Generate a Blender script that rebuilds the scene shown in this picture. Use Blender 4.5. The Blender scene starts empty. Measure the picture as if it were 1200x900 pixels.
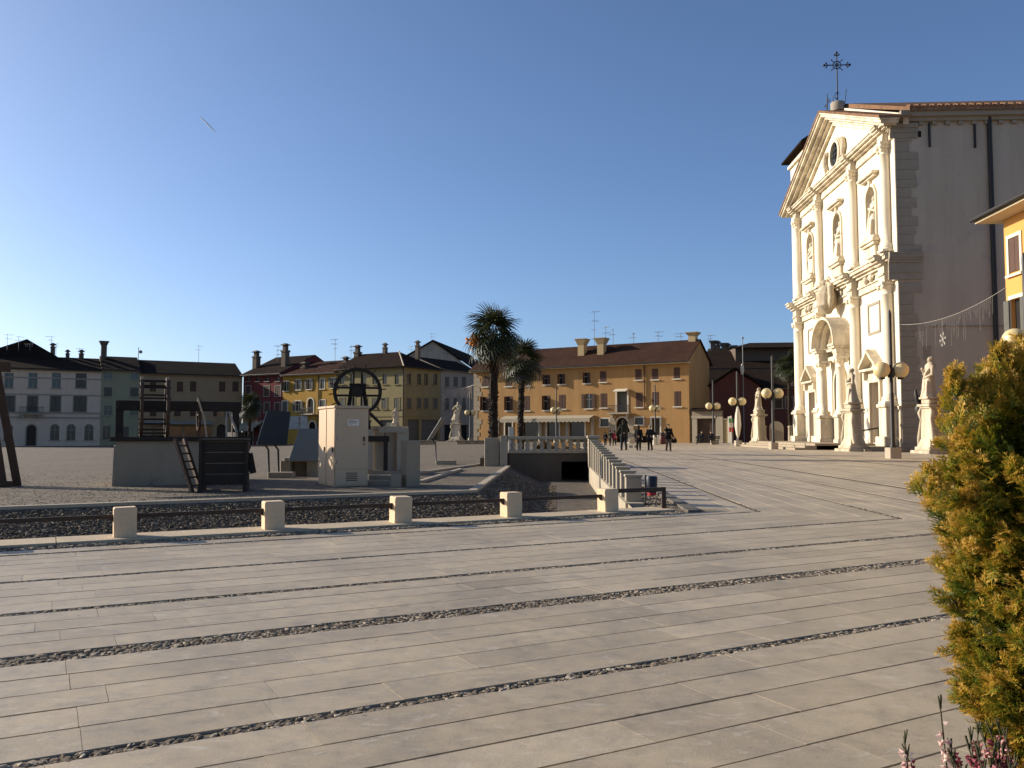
import bpy, math, random
import numpy as np
from mathutils import Vector, Matrix, Quaternion

random.seed(11)
RNG = np.random.default_rng(11)
R = math.radians
SC = bpy.context.scene
COL = SC.collection

# ------------------------------------------------------------------ camera, sky, sun, exposure
CAM_H = 1.15
PITCH = math.atan(58 / 1000.0)
cam_data = bpy.data.cameras.new('camera')
cam_data.sensor_width = 36.0
cam_data.lens = 30.0
cam_data.clip_start = 0.05
cam_data.clip_end = 20000
cam = bpy.data.objects.new('camera', cam_data)
COL.objects.link(cam)
cam.location = (0, 0, CAM_H)
cam.rotation_euler = (math.pi / 2 + PITCH, 0, 0)
SC.camera = cam

SUN_EL = R(20.0)
SUN_DIR = Vector((-0.945, 0.327, 0)).normalized()        # horizontal direction towards the sun
world = bpy.data.worlds.new('World')
SC.world = world
world.use_nodes = True
wn = world.node_tree
wn.nodes.clear()
sky = wn.nodes.new('ShaderNodeTexSky')
sky.sky_type = 'NISHITA'
sky.sun_disc = False
sky.sun_elevation = SUN_EL
sky.sun_rotation = math.atan2(SUN_DIR.x, SUN_DIR.y)
sky.altitude = 0
sky.air_density = 0.7
sky.dust_density = 1.25
sky.ozone_density = 3.9
bg = wn.nodes.new('ShaderNodeBackground')
bg.inputs['Strength'].default_value = 0.118
wo = wn.nodes.new('ShaderNodeOutputWorld')
wn.links.new(sky.outputs[0], bg.inputs['Color'])
wn.links.new(bg.outputs[0], wo.inputs['Surface'])

sun_data = bpy.data.lights.new('sun', 'SUN')
sun_data.energy = 5.0
sun_data.angle = R(0.5)
sun_data.color = (1.0, 0.91, 0.77)
sun = bpy.data.objects.new('sun', sun_data)
COL.objects.link(sun)
sd = Vector((SUN_DIR.x * math.cos(SUN_EL), SUN_DIR.y * math.cos(SUN_EL), math.sin(SUN_EL)))
sun.rotation_euler = sd.to_track_quat('Z', 'Y').to_euler()
sun.location = (-40, 10, 40)

SC.view_settings.view_transform = 'Standard'
SC.view_settings.look = 'None'
SC.view_settings.exposure = 0.50
SC.view_settings.gamma = 1.0
SC.view_settings.use_curve_mapping = False

# ------------------------------------------------------------------ surveying: photo measurements -> places
CP, SP = math.cos(PITCH), math.sin(PITCH)
CAMP = Vector((0, 0, CAM_H))
def ray(px, py):
    a, b, c = (px - 600.0), (450.0 - py), 1000.0
    return Vector((a, c * CP - b * SP, c * SP + b * CP))
def P(px, py, Y):
    d = ray(px, py)
    return CAMP + d * (Y / d.y)
def G(px, py, z=0.0):
    d = ray(px, py)
    return CAMP + d * ((z - CAM_H) / d.z)
class Frame:
    """a vertical plane standing in the place: origin, heading of its x axis; y points away from the square"""
    def __init__(s, O, ang):
        s.O = Vector((O[0], O[1], 0)); s.a = ang
        s.u = Vector((math.cos(ang), math.sin(ang), 0)); s.n = Vector((-math.sin(ang), math.cos(ang), 0))
    def on(s, px, py):
        d = ray(px, py)
        k = (s.O - CAMP).dot(s.n) / d.dot(s.n)
        p = CAMP + d * k
        return (p - s.O).dot(s.u), p.z
    def t(s, px, py=500): return s.on(px, py)[0]
    def w(s, t, y=0, z=0): return s.O + s.u * t + s.n * y + Vector((0, 0, z))
def proj(p):
    q = Vector(p) - CAMP
    f = q.y * CP + q.z * SP; up = -q.y * SP + q.z * CP
    return (600 + 1000 * q.x / f, 450 - 1000 * up / f, f)

# ------------------------------------------------------------------ materials
def nodes_of(name):
    m = bpy.data.materials.new(name); m.use_nodes = True
    nt = m.node_tree
    return m, nt, nt.nodes['Principled BSDF']
def ramp(nt, stops, fac):
    r = nt.nodes.new('ShaderNodeValToRGB')
    el = r.color_ramp.elements
    while len(el) < len(stops): el.new(0.5)
    for e, (p, c) in zip(el, stops):
        e.position = p; e.color = (*c, 1)
    nt.links.new(fac, r.inputs[0])
    return r.outputs[0]
def noise(nt, scale, detail=6, rough=0.6, vec=None, dist=0.0):
    n = nt.nodes.new('ShaderNodeTexNoise')
    n.inputs['Scale'].default_value = scale; n.inputs['Detail'].default_value = detail
    n.inputs['Roughness'].default_value = rough; n.inputs['Distortion'].default_value = dist
    if vec is not None: nt.links.new(vec, n.inputs['Vector'])
    return n.outputs['Fac']
def mixc(nt, fac, a, b, mode='MIX'):
    m = nt.nodes.new('ShaderNodeMix'); m.data_type = 'RGBA'; m.blend_type = mode
    for sock, val in ((m.inputs[0], fac), (m.inputs[6], a), (m.inputs[7], b)):
        if isinstance(val, (int, float)): sock.default_value = val
        elif isinstance(val, (tuple, list)): sock.default_value = (*val, 1)
        else: nt.links.new(val, sock)
    return m.outputs[2]
def bump(nt, h, strength, dist, bs):
    b = nt.nodes.new('ShaderNodeBump')
    b.inputs['Strength'].default_value = strength; b.inputs['Distance'].default_value = dist
    nt.links.new(h, b.inputs['Height']); nt.links.new(b.outputs[0], bs.inputs['Normal'])
def objco(nt):
    return nt.nodes.new('ShaderNodeTexCoord').outputs['Object']
def mapped(nt, vec, scale):
    m = nt.nodes.new('ShaderNodeMapping'); m.inputs['Scale'].default_value = scale
    nt.links.new(vec, m.inputs['Vector']); return m.outputs[0]
def mul(c, k): return tuple(min(1, x * k) for x in c)
def surf(name, c, rough=0.8, var=0.2, scale=1.5, fine=18, bs_=0.25, bd=0.02, metal=0.0, spec=0.3, streak=0.0, stain=None, tint=None):
    m, nt, b = nodes_of(name)
    c = (c[0], c[1] * .94, c[2] * .83)      # warmth of the sunlight put into every base colour
    co = objco(nt)
    big = noise(nt, scale, 5, 0.6, co, 0.4)
    fin = noise(nt, fine, 6, 0.65, co)
    c1 = ramp(nt, [(0.28, mul(c, 1 - var)), (0.72, mul(c, 1 + var * 0.6))], big)
    c2 = mixc(nt, 0.35, c1, ramp(nt, [(0.3, mul(c, 1 - var)), (0.7, mul(c, 1 + var))], fin))
    if streak:
        st = noise(nt, 1.0, 5, 0.6, mapped(nt, co, (1.1, 1.1, 0.14)))
        c2 = mixc(nt, streak, c2, mixc(nt, 1.0, c2, ramp(nt, [(0.42, (0.35, 0.33, 0.30)), (0.62, (1, 1, 1))], st), 'MULTIPLY'))
    if stain:
        sn = noise(nt, stain[0], 6, 0.7, co, 0.6)
        c2 = mixc(nt, ramp(nt, [(stain[1], (0, 0, 0)), (stain[1] + 0.12, (1, 1, 1))], sn), c2, stain[2])
    nt.links.new(c2, b.inputs['Base Color'])
    b.inputs['Roughness'].default_value = rough; b.inputs['Metallic'].default_value = metal
    b.inputs['Specular IOR Level'].default_value = spec
    if bs_: bump(nt, fin, bs_, bd, b)
    return m
def attr(nt, name='tone'):
    a = nt.nodes.new('ShaderNodeAttribute'); a.attribute_name = name
    return a

M = {}
def slab_material():
    m, nt, b = nodes_of('paving_limestone')
    geo = nt.nodes.new('ShaderNodeNewGeometry').outputs['Position']
    tone = attr(nt)
    n1 = noise(nt, 0.9, 5, 0.6, geo, 0.5); n2 = noise(nt, 9, 6, 0.7, geo); n3 = noise(nt, 85, 4, 0.7, geo)
    c = ramp(nt, [(0.0, (0.335, 0.265, 0.178)), (0.5, (0.405, 0.325, 0.222)), (1.0, (0.475, 0.385, 0.268))], tone.outputs['Fac'])
    c = mixc(nt, 0.9, c, ramp(nt, [(0.32, (0.74, 0.74, 0.75)), (0.68, (1.14, 1.12, 1.07))], n1), 'MULTIPLY')
    c = mixc(nt, 0.7, c, ramp(nt, [(0.30, (0.70, 0.68, 0.65)), (0.48, (0.97, 0.97, 0.97)), (0.7, (1.12, 1.10, 1.07))], n2), 'MULTIPLY')
    c = mixc(nt, 0.5, c, ramp(nt, [(0.3, (0.80, 0.79, 0.77)), (0.7, (1.14, 1.14, 1.12))], n3), 'MULTIPLY')
    # chalk scuffs and pale scratches worn into the stone
    sc_ = noise(nt, 3.3, 8, 0.72, mapped(nt, geo, (1.0, 2.3, 1)), 2.2)
    c = mixc(nt, ramp(nt, [(0.57, (0, 0, 0)), (0.62, (0.45, 0.45, 0.45))], sc_), c, (0.52, 0.45, 0.36))
    dk = noise(nt, 1.7, 8, 0.75, geo, 1.2)
    c = mixc(nt, ramp(nt, [(0.54, (0, 0, 0)), (0.70, (0.55, 0.55, 0.55))], dk), c, (0.19, 0.155, 0.115))
    v = nt.nodes.new('ShaderNodeTexVoronoi'); v.inputs['Scale'].default_value = 2.6; nt.links.new(geo, v.inputs['Vector'])
    c = mixc(nt, ramp(nt, [(0.028, (0.6, 0.6, 0.6)), (0.040, (0, 0, 0))], v.outputs['Distance']), c, (0.12, 0.095, 0.07))
    nt.links.new(c, b.inputs['Base Color'])
    nt.links.new(ramp(nt, [(0.3, (0.42, 0.42, 0.42)), (0.7, (0.66, 0.66, 0.66))], n2), b.inputs['Roughness'])
    b.inputs['Specular IOR Level'].default_value = 0.45
    mx = nt.nodes.new('ShaderNodeMath'); mx.operation = 'ADD'
    nt.links.new(n2, mx.inputs[0]); nt.links.new(n3, mx.inputs[1])
    bump(nt, mx.outputs[0], 0.22, 0.006, b)
    return m
M['slab'] = slab_material()
def pebble_material(name, lo, mid, hi):
    m, nt, b = nodes_of(name)
    tone = attr(nt)
    geo = nt.nodes.new('ShaderNodeNewGeometry').outputs['Position']
    c = ramp(nt, [(0, lo), (0.55, mid), (1, hi)], tone.outputs['Fac'])
    c = mixc(nt, 0.6, c, ramp(nt, [(0.3, (0.7, 0.7, 0.7)), (0.7, (1.15, 1.15, 1.15))], noise(nt, 60, 3, 0.6, geo)), 'MULTIPLY')
    nt.links.new(c, b.inputs['Base Color']); b.inputs['Roughness'].default_value = 0.95; b.inputs['Specular IOR Level'].default_value = .15
    return m
M['pebble'] = pebble_material('river_pebble', (0.09, 0.068, 0.045), (0.22, 0.17, 0.12), (0.46, 0.38, 0.28))
M['pebble_dark'] = pebble_material('dark_pebble', (0.065, 0.050, 0.033), (0.16, 0.122, 0.082), (0.36, 0.285, 0.20))
def gravel_material(name, c, k=1.0):
    m, nt, b = nodes_of(name)
    geo = nt.nodes.new('ShaderNodeNewGeometry').outputs['Position']
    v = nt.nodes.new('ShaderNodeTexVoronoi'); v.inputs['Scale'].default_value = 14 * k
    nt.links.new(geo, v.inputs['Vector'])
    big = noise(nt, 0.25, 6, 0.65, geo, 0.5); mid = noise(nt, 2.2, 6, 0.7, geo); fin = noise(nt, 26 * k, 5, 0.7, geo)
    cc = ramp(nt, [(0.3, mul(c, 0.72)), (0.7, mul(c, 1.2))], mid)
    cc = mixc(nt, 0.6, cc, ramp(nt, [(0.3, (0.75, 0.75, 0.75)), (0.7, (1.2, 1.18, 1.15))], big), 'MULTIPLY')
    cc = mixc(nt, 0.8, cc, ramp(nt, [(0.3, (0.5, 0.5, 0.5)), (0.7, (1.4, 1.4, 1.4))], fin), 'MULTIPLY')
    bw = nt.nodes.new('ShaderNodeSeparateColor'); nt.links.new(v.outputs['Color'], bw.inputs[0])
    cc = mixc(nt, 0.5, cc, ramp(nt, [(0.0, (0.55, 0.55, 0.55)), (1, (1.4, 1.4, 1.4))], bw.outputs[0]), 'MULTIPLY')
    nt.links.new(cc, b.inputs['Base Color']); b.inputs['Roughness'].default_value = 0.9
    b.inputs['Specular IOR Level'].default_value = 0.2
    bump(nt, fin, 0.6, 0.03, b)
    return m
M['gravel'] = gravel_material('square_gravel', (0.172, 0.138, 0.098), 0.6)
M['bed'] = gravel_material('ditch_gravel', (0.13, 0.106, 0.08), 1.0)
M['mortar'] = surf('joint_mortar', (0.13, 0.115, 0.095), 0.95, 0.3, 4, 40)
M['kerb'] = surf('kerb_stone', (0.46, 0.385, 0.29), 0.8, 0.2, 2, 20, stain=(5, 0.62, (0.25, 0.22, 0.18)))
M['dkerb'] = surf('dark_kerb_stone', (0.13, 0.12, 0.105), 0.8, 0.25, 2, 20)
M['bollard'] = surf('bollard_limestone', (0.68, 0.52, 0.36), 0.8, 0.16, 3, 30, 0.4, 0.01, stain=(7, 0.57, (0.36, 0.28, 0.20)))
M['conc'] = surf('old_concrete', (0.34, 0.29, 0.225), 0.88, 0.2, 1.5, 22, streak=0.16, stain=(2.2, 0.60, (0.20, 0.165, 0.125)))
M['concpale'] = surf('pale_concrete', (0.39, 0.345, 0.28), 0.88, 0.14, 1.5, 22, streak=0.1, stain=(3, 0.62, (0.30, 0.25, 0.19)))
M['concdark'] = surf('dark_shaded_concrete', (0.115, 0.095, 0.075), 0.9, 0.25, 1.5, 22, streak=0.3)  # dark stone, with the shade below the parapet put into the colour
M['icicle'] = surf('faint_icicle_wire', (0.36, 0.35, 0.33), 0.6, 0.1, 4, 30, 0)
M['earth'] = surf('far_ground', (0.16, 0.15, 0.12), 0.95, 0.3, 0.02, 1)
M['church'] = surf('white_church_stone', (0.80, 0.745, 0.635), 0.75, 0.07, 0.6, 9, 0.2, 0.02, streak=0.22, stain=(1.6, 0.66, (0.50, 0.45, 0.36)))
M['churchtrim'] = surf('carved_church_stone', (0.75, 0.69, 0.58), 0.75, 0.13, 1.2, 12, 0.3, 0.03, streak=0.55, stain=(2.6, 0.60, (0.36, 0.32, 0.26)))
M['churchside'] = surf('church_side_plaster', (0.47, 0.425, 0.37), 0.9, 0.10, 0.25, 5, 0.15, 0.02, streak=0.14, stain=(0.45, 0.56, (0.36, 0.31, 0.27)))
M['quoin'] = surf('grey_quoin_stone', (0.31, 0.28, 0.235), 0.85, 0.22, 1.2, 14, 0.4, 0.03)
M['statue'] = surf('weathered_statue_stone', (0.60, 0.53, 0.42), 0.8, 0.2, 2.5, 18, 0.4, 0.02, streak=0.6, stain=(4, 0.60, (0.24, 0.21, 0.17)))
M['iron'] = surf('black_iron', (0.022, 0.020, 0.019), 0.55, 0.3, 3, 30, 0.1, 0.005, 0.0, 0.4)
M['rust'] = surf('rusty_iron_rail', (0.055, 0.036, 0.027), 0.7, 0.35, 4, 40, 0.2, 0.004)
M['globe'] = surf('lamp_globe_plastic', (0.66, 0.55, 0.31), 0.35, 0.10, 3, 20, 0.0, 0.0, spec=0.5)
M['wood'] = surf('tarred_wood', (0.030, 0.023, 0.018), 0.8, 0.35, 3, 30, 0.5, 0.02, stain=(6, 0.66, (0.16, 0.13, 0.10)))
M['woodbrown'] = surf('brown_wood', (0.075, 0.045, 0.028), 0.75, 0.3, 3, 24, 0.5, 0.02)
M['cabinet'] = surf('cream_painted_metal', (0.58, 0.445, 0.315), 0.5, 0.06, 1.4, 20, 0.05, 0.002, streak=0.14)
M['plate'] = surf('white_plate', (0.75, 0.72, 0.66), 0.5, 0.08, 8, 60, 0.0)
M['panel'] = surf('grey_panel_metal', (0.19, 0.175, 0.15), 0.55, 0.1, 2, 30, 0.0)
M['paneldark'] = surf('dark_panel_metal', (0.045, 0.042, 0.036), 0.55, 0.15, 2, 30, 0.0)
M['glass'] = surf('dark_window_glass', (0.025, 0.028, 0.032), 0.12, 0.2, 2, 10, 0.0, spec=0.6)
M['white'] = surf('white_trim_paint', (0.62, 0.59, 0.52), 0.7, 0.1, 1, 20, 0.05)
M['shutter'] = surf('brown_shutter_paint', (0.085, 0.045, 0.032), 0.7, 0.2, 2, 20, 0.2, 0.01)
M['shutterg'] = surf('grey_green_shutter_paint', (0.095, 0.095, 0.085), 0.7, 0.2, 2, 20, 0.2, 0.01)
M['dark'] = surf('unlit_interior', (0.012, 0.011, 0.010), 0.9, 0.1, 2, 20, 0.0)
M['door'] = surf('dark_wooden_door', (0.05, 0.034, 0.025), 0.7, 0.3, 2, 20, 0.3)
M['churchdoor'] = surf('church_door_wood', (0.16, 0.115, 0.075), 0.7, 0.25, 2, 20, 0.3)
def roof_material(name, lo, hi, sx=3.2):
    m, nt, b = nodes_of(name)
    co = objco(nt)
    w = nt.nodes.new('ShaderNodeTexWave'); w.wave_type = 'BANDS'; w.bands_direction = 'X'
    w.inputs['Scale'].default_value = sx; w.inputs['Distortion'].default_value = 0.6; w.inputs['Detail'].default_value = 1
    nt.links.new(co, w.inputs['Vector'])
    n1 = noise(nt, 5, 6, 0.75, co); n2 = noise(nt, 0.5, 5, 0.6, co)
    c = ramp(nt, [(0.32, lo), (0.68, hi)], n1)
    c = mixc(nt, 0.7, c, ramp(nt, [(0.3, (0.6, 0.6, 0.6)), (0.7, (1.2, 1.15, 1.1))], n2), 'MULTIPLY')
    c = mixc(nt, 0.6, c, ramp(nt, [(0.0, (0.55, 0.55, 0.55)), (0.6, (1.1, 1.1, 1.1))], w.outputs['Fac']), 'MULTIPLY')
    nt.links.new(c, b.inputs['Base Color']); b.inputs['Roughness'].default_value = 1.0; b.inputs['Specular IOR Level'].default_value = 0.05
    bump(nt, w.outputs['Fac'], 0.8, 0.10, b)
    return m
M['roof'] = roof_material('old_dark_roof_tiles', (0.018, 0.012, 0.009), (0.045, 0.030, 0.022))
M['roofred'] = roof_material('red_brown_roof_tiles', (0.042, 0.022, 0.016), (0.095, 0.052, 0.037))
M['rooftan'] = roof_material('mottled_church_roof_tiles', (0.20, 0.105, 0.065), (0.46, 0.28, 0.17))
def plaster(name, c, **k):
    a = dict(rough=0.92, var=0.10, scale=0.35, fine=7, bs_=0.15, bd=0.02, streak=0.10); a.update(k)
    return surf(name, c, **a)
M['orange'] = plaster('ochre_orange_plaster', (0.40, 0.238, 0.10), streak=0.18)
M['orange_near'] = plaster('bright_ochre_plaster', (0.62, 0.33, 0.10), streak=0.1)
M['yellow'] = plaster('strong_yellow_plaster', (0.42, 0.25, 0.048))  # yellow darkened to stand in for the shadow over this front
M['red'] = plaster('dark_red_plaster', (0.15, 0.034, 0.034))  # red darkened likewise, shadow on the front put into the plaster colour
M['cream'] = plaster('cream_yellow_plaster', (0.25, 0.215, 0.115))
M['greywhite'] = plaster('grey_white_plaster', (0.56, 0.48, 0.41))
M['greygreen'] = plaster('grey_green_plaster', (0.27, 0.28, 0.20))
M['beige'] = plaster('dull_beige_plaster', (0.31, 0.235, 0.155))
M['greyplaster'] = plaster('grey_plaster', (0.30, 0.28, 0.25))
M['gable'] = plaster('stained_gable_plaster', (0.44, 0.40, 0.34), streak=0.3, stain=(1.5, 0.55, (0.25, 0.22, 0.19)))
M['maroon'] = plaster('maroon_plaster', (0.13, 0.05, 0.042))
M['tan'] = plaster('tan_plaster', (0.36, 0.285, 0.165))
M['chim'] = plaster('chimney_plaster', (0.45, 0.35, 0.21))
M['chimd'] = plaster('dark_chimney_plaster', (0.12, 0.095, 0.075))
M['soffit'] = plaster('cream_eaves', (0.55, 0.48, 0.36))
M['awning'] = surf('pale_awning_canvas', (0.38, 0.34, 0.27), 0.85, 0.08, 1, 20, 0.0)
M['aluminium'] = surf('aerial_aluminium', (0.25, 0.25, 0.25), 0.5, 0.1, 3, 10, 0.0)

# ------------------------------------------------------------------ mesh builder
class MB:
    def __init__(s): s.v = []; s.f = []; s.sm = []
    def add(s, vs, fs, smooth=False):
        k = len(s.v); s.v += [tuple(v) for v in vs]; s.f += [tuple(i + k for i in f) for f in fs]
        s.sm += [smooth] * len(fs); return s
    def box(s, x0, x1, y0, y1, z0, z1):
        return s.add([(x0,y0,z0),(x1,y0,z0),(x1,y1,z0),(x0,y1,z0),(x0,y0,z1),(x1,y0,z1),(x1,y1,z1),(x0,y1,z1)],
                     [(0,3,2,1),(4,5,6,7),(0,1,5,4),(1,2,6,5),(2,3,7,6),(3,0,4,7)])
    def cbox(s, x0, x1, y0, y1, z0, z1, c=0.01):
        """box with chamfered edges"""
        vs = []
        for sx in (0, 1):
            for sy in (0, 1):
                for sz in (0, 1):
                    X, Y, Z = (x0, x1)[sx], (y0, y1)[sy], (z0, z1)[sz]
                    dx, dy, dz = c * (1 - 2 * sx), c * (1 - 2 * sy), c * (1 - 2 * sz)
                    vs += [(X, Y + dy, Z + dz), (X + dx, Y, Z + dz), (X + dx, Y + dy, Z)]
        def I(a, b, d, k): return (a * 4 + b * 2 + d) * 3 + k
        f = []
        for a in (0, 1):
            f.append((I(a,0,0,0), I(a,1,0,0), I(a,1,1,0), I(a,0,1,0)))
            f.append((I(0,a,0,1), I(1,a,0,1), I(1,a,1,1), I(0,a,1,1)))
            f.append((I(0,0,a,2), I(1,0,a,2), I(1,1,a,2), I(0,1,a,2)))
        for b in (0, 1):
            for d in (0, 1):
                f.append((I(0,b,d,1), I(1,b,d,1), I(1,b,d,2), I(0,b,d,2)))
                f.append((I(b,0,d,0), I(b,1,d,0), I(b,1,d,2), I(b,0,d,2)))
                f.append((I(b,d,0,0), I(b,d,1,0), I(b,d,1,1), I(b,d,0,1)))
        for a in (0, 1):
            for b in (0, 1):
                for d in (0, 1): f.append((I(a,b,d,0), I(a,b,d,1), I(a,b,d,2)))
        return s.add(vs, f)
    def hexa(s, a, b):
        """solid between two quads a and b (4 points each)"""
        return s.add(list(a) + list(b), [(3,2,1,0),(4,5,6,7),(0,1,5,4),(1,2,6,5),(2,3,7,6),(3,0,4,7)])
    def bar(s, p0, p1, w, h=None, up=(0, 0, 1)):
        h = h or w; p0 = Vector(p0); p1 = Vector(p1); d = (p1 - p0).normalized()
        up = Vector(up)
        if abs(d.dot(up)) > 0.98: up = Vector((0, 1, 0))
        x = d.cross(up).normalized() * (w / 2); y = x.cross(d).normalized() * (h / 2)
        q = lambda p: [p - x - y, p + x - y, p + x + y, p - x + y]
        return s.hexa(q(p0), q(p1))
    def path(s, pts, rad, n=8, caps=True, smooth=True):
        pts = [Vector(p) for p in pts]; k = len(pts)
        if not isinstance(rad, (list, tuple)): rad = [rad] * k
        vs = []; prev = None
        for i, p in enumerate(pts):
            d = (pts[min(i + 1, k - 1)] - pts[max(i - 1, 0)]).normalized()
            a = prev if prev is not None else (Vector((0, 0, 1)) if abs(d.z) < 0.9 else Vector((0, 1, 0)))
            x = d.cross(a).normalized(); y = x.cross(d).normalized(); prev = y
            for j in range(n):
                t = 2 * math.pi * j / n
                vs.append(p + (x * math.cos(t) + y * math.sin(t)) * rad[i])
        fs = [(i*n+j, i*n+(j+1)%n, (i+1)*n+(j+1)%n, (i+1)*n+j) for i in range(k-1) for j in range(n)]
        s.add(vs, fs, smooth)
        if caps: s.add(vs[:n], [tuple(range(n))[::-1]]); s.add(vs[-n:], [tuple(range(n))])
        return s
    def tube(s, p0, p1, r0, r1=None, n=8, caps=True): return s.path([p0, p1], [r0, r0 if r1 is None else r1], n, caps)
    def lathe(s, cx, cy, prof, n=16, smooth=True, sx=1, sy=1, rot=0):
        vs = []
        for r, z in prof:
            for j in range(n):
                t = 2 * math.pi * j / n + rot
                vs.append((cx + r * sx * math.cos(t), cy + r * sy * math.sin(t), z))
        k = len(prof)
        fs = [(i*n+j, i*n+(j+1)%n, (i+1)*n+(j+1)%n, (i+1)*n+j) for i in range(k-1) for j in range(n)]
        s.add(vs, fs, smooth)
        s.add(vs[:n], [tuple(range(n))[::-1]]); s.add(vs[-n:], [tuple(range(n))])
        return s
    def ball(s, c, r, n=12, m=8, sc=(1, 1, 1), rot=None):
        vs = []; c = Vector(c)
        for i in range(m + 1):
            a = math.pi * i / m
            for j in range(n):
                t = 2 * math.pi * j / n
                v = Vector((math.sin(a)*math.cos(t)*sc[0], math.sin(a)*math.sin(t)*sc[1], math.cos(a)*sc[2])) * r
                if rot is not None: v = rot @ v
                vs.append(c + v)
        fs = [(i*n+j, i*n+(j+1)%n, (i+1)*n+(j+1)%n, (i+1)*n+j) for i in range(m) for j in range(n)]
        return s.add(vs, fs, True)
    def prism(s, poly, y0, y1):
        """polygon in x-z pushed along y"""
        n = len(poly)
        vs = [(x, y0, z) for x, z in poly] + [(x, y1, z) for x, z in poly]
        return s.add(vs, [tuple(range(n)), tuple(range(2*n-1, n-1, -1))] + [(i, (i+1)%n, n+(i+1)%n, n+i) for i in range(n)])
    def prismz(s, poly, z0, z1):
        n = len(poly)
        vs = [(p[0], p[1], z0) for p in poly] + [(p[0], p[1], z1) for p in poly]
        return s.add(vs, [tuple(range(n-1, -1, -1)), tuple(range(n, 2*n))] + [(i, (i+1)%n, n+(i+1)%n, n+i) for i in range(n)])
    def arch(s, cx, cz, r0, r1, y0, y1, a0=0, a1=math.pi, n=14, squash=1.0):
        for i in range(n):
            t0 = a0 + (a1 - a0) * i / n; t1 = a0 + (a1 - a0) * (i + 1) / n
            q = [(cx + r * math.cos(t), cz + r * squash * math.sin(t)) for r, t in ((r0, t0), (r1, t0), (r1, t1), (r0, t1))]
            s.prism(q, y0, y1)
        return s
    def wall(s, W, z0, z1, ops, depth=0.3, y=0.0, x0=0.0):
        """front wall sheet with real openings; ops: (x0,x1,z0,z1,arch)"""
        xs = sorted(set([x0, W] + [round(v, 4) for o in ops for v in o[:2]]))
        zs = sorted(set([z0, z1] + [round(v, 4) for o in ops for v in o[2:4]]))
        inside = lambda x, z: any(o[0] < x < o[1] and o[2] < z < o[3] for o in ops)
        for i in range(len(xs) - 1):
            for j in range(len(zs) - 1):
                a, b, c, d = xs[i], xs[i+1], zs[j], zs[j+1]
                if not inside((a + b) / 2, (c + d) / 2):
                    s.add([(a,y,c),(b,y,c),(b,y,d),(a,y,d)], [(0,1,2,3)])
        for o in ops:
            a, b, c, d = o[:4]; Y = y + depth
            s.add([(a,y,c),(a,Y,c),(a,Y,d),(a,y,d)], [(0,1,2,3)]); s.add([(b,y,c),(b,Y,c),(b,Y,d),(b,y,d)], [(0,1,2,3)])
            s.add([(a,y,c),(b,y,c),(b,Y,c),(a,Y,c)], [(0,1,2,3)])
            if len(o) > 4 and o[4]:
                r = (b - a) / 2; cx = (a + b) / 2; cz = d - r; n = 10
                for side in (-1, 1):
                    for k in range(n // 2):
                        t0 = math.pi/2 - side*0 - (math.pi/2) * k / (n//2); t1 = math.pi/2 - (math.pi/2) * (k+1) / (n//2)
                        p0 = (cx + side*r*math.cos(t0), cz + r*math.sin(t0)); p1 = (cx + side*r*math.cos(t1), cz + r*math.sin(t1))
                        s.prism([p0, p1, (p1[0], d), (p0[0], d)], y, Y)
            else:
                s.add([(a,y,d),(b,y,d),(b,Y,d),(a,Y,d)], [(0,1,2,3)])
        return s
    def mesh(s, name):
        me = bpy.data.meshes.new(name); me.from_pydata(s.v, [], s.f)
        if any(s.sm): me.polygons.foreach_set('use_smooth', s.sm)
        return me
    def build(s, name, mat, parent=None, loc=None):
        return link(s.mesh(name), name, mat, parent, loc)

def link(me, name, mat, parent=None, loc=None):
    if mat is not None and not me.materials: me.materials.append(M[mat] if isinstance(mat, str) else mat)
    o = bpy.data.objects.new(name, me); COL.objects.link(o)
    if parent is not None: o.parent = parent
    if loc is not None: o.location = loc
    return o
def tag(o, label=None, cat=None, group=None, kind=None):
    if label: o['label'] = label
    if cat: o['category'] = cat
    if group: o['group'] = group
    if kind: o['kind'] = kind
    return o
def empty(name, loc, rz=0.0, label=None, cat=None, group=None):
    e = bpy.data.objects.new(name, None); COL.objects.link(e)
    e.location = loc; e.rotation_euler = (0, 0, rz); e.empty_display_size = 0.2
    return tag(e, label, cat, group)
def copy_tree(o, parent=None):
    c = o.copy(); COL.objects.link(c); c.parent = parent
    for ch in o.children: copy_tree(ch, c)
    return c
def np_mesh(name, V, F, tone=None, smooth=False):
    """V (n,3), F (m,k): one mesh from arrays; tone: per-vertex value"""
    me = bpy.data.meshes.new(name)
    m, k = F.shape
    me.vertices.add(len(V)); me.vertices.foreach_set('co', V.astype(np.float32).ravel())
    me.loops.add(m * k); me.loops.foreach_set('vertex_index', F.astype(np.int32).ravel())
    me.polygons.add(m); me.polygons.foreach_set('loop_start', np.arange(0, m * k, k, dtype=np.int32))
    me.polygons.foreach_set('loop_total', np.full(m, k, dtype=np.int32))
    me.polygons.foreach_set('use_smooth', np.full(m, smooth, dtype=bool))
    me.update(calc_edges=True)
    if tone is not None:
        a = me.attributes.new('tone', 'FLOAT', 'POINT'); a.data.foreach_set('value', tone.astype(np.float32))
    return me
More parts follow.
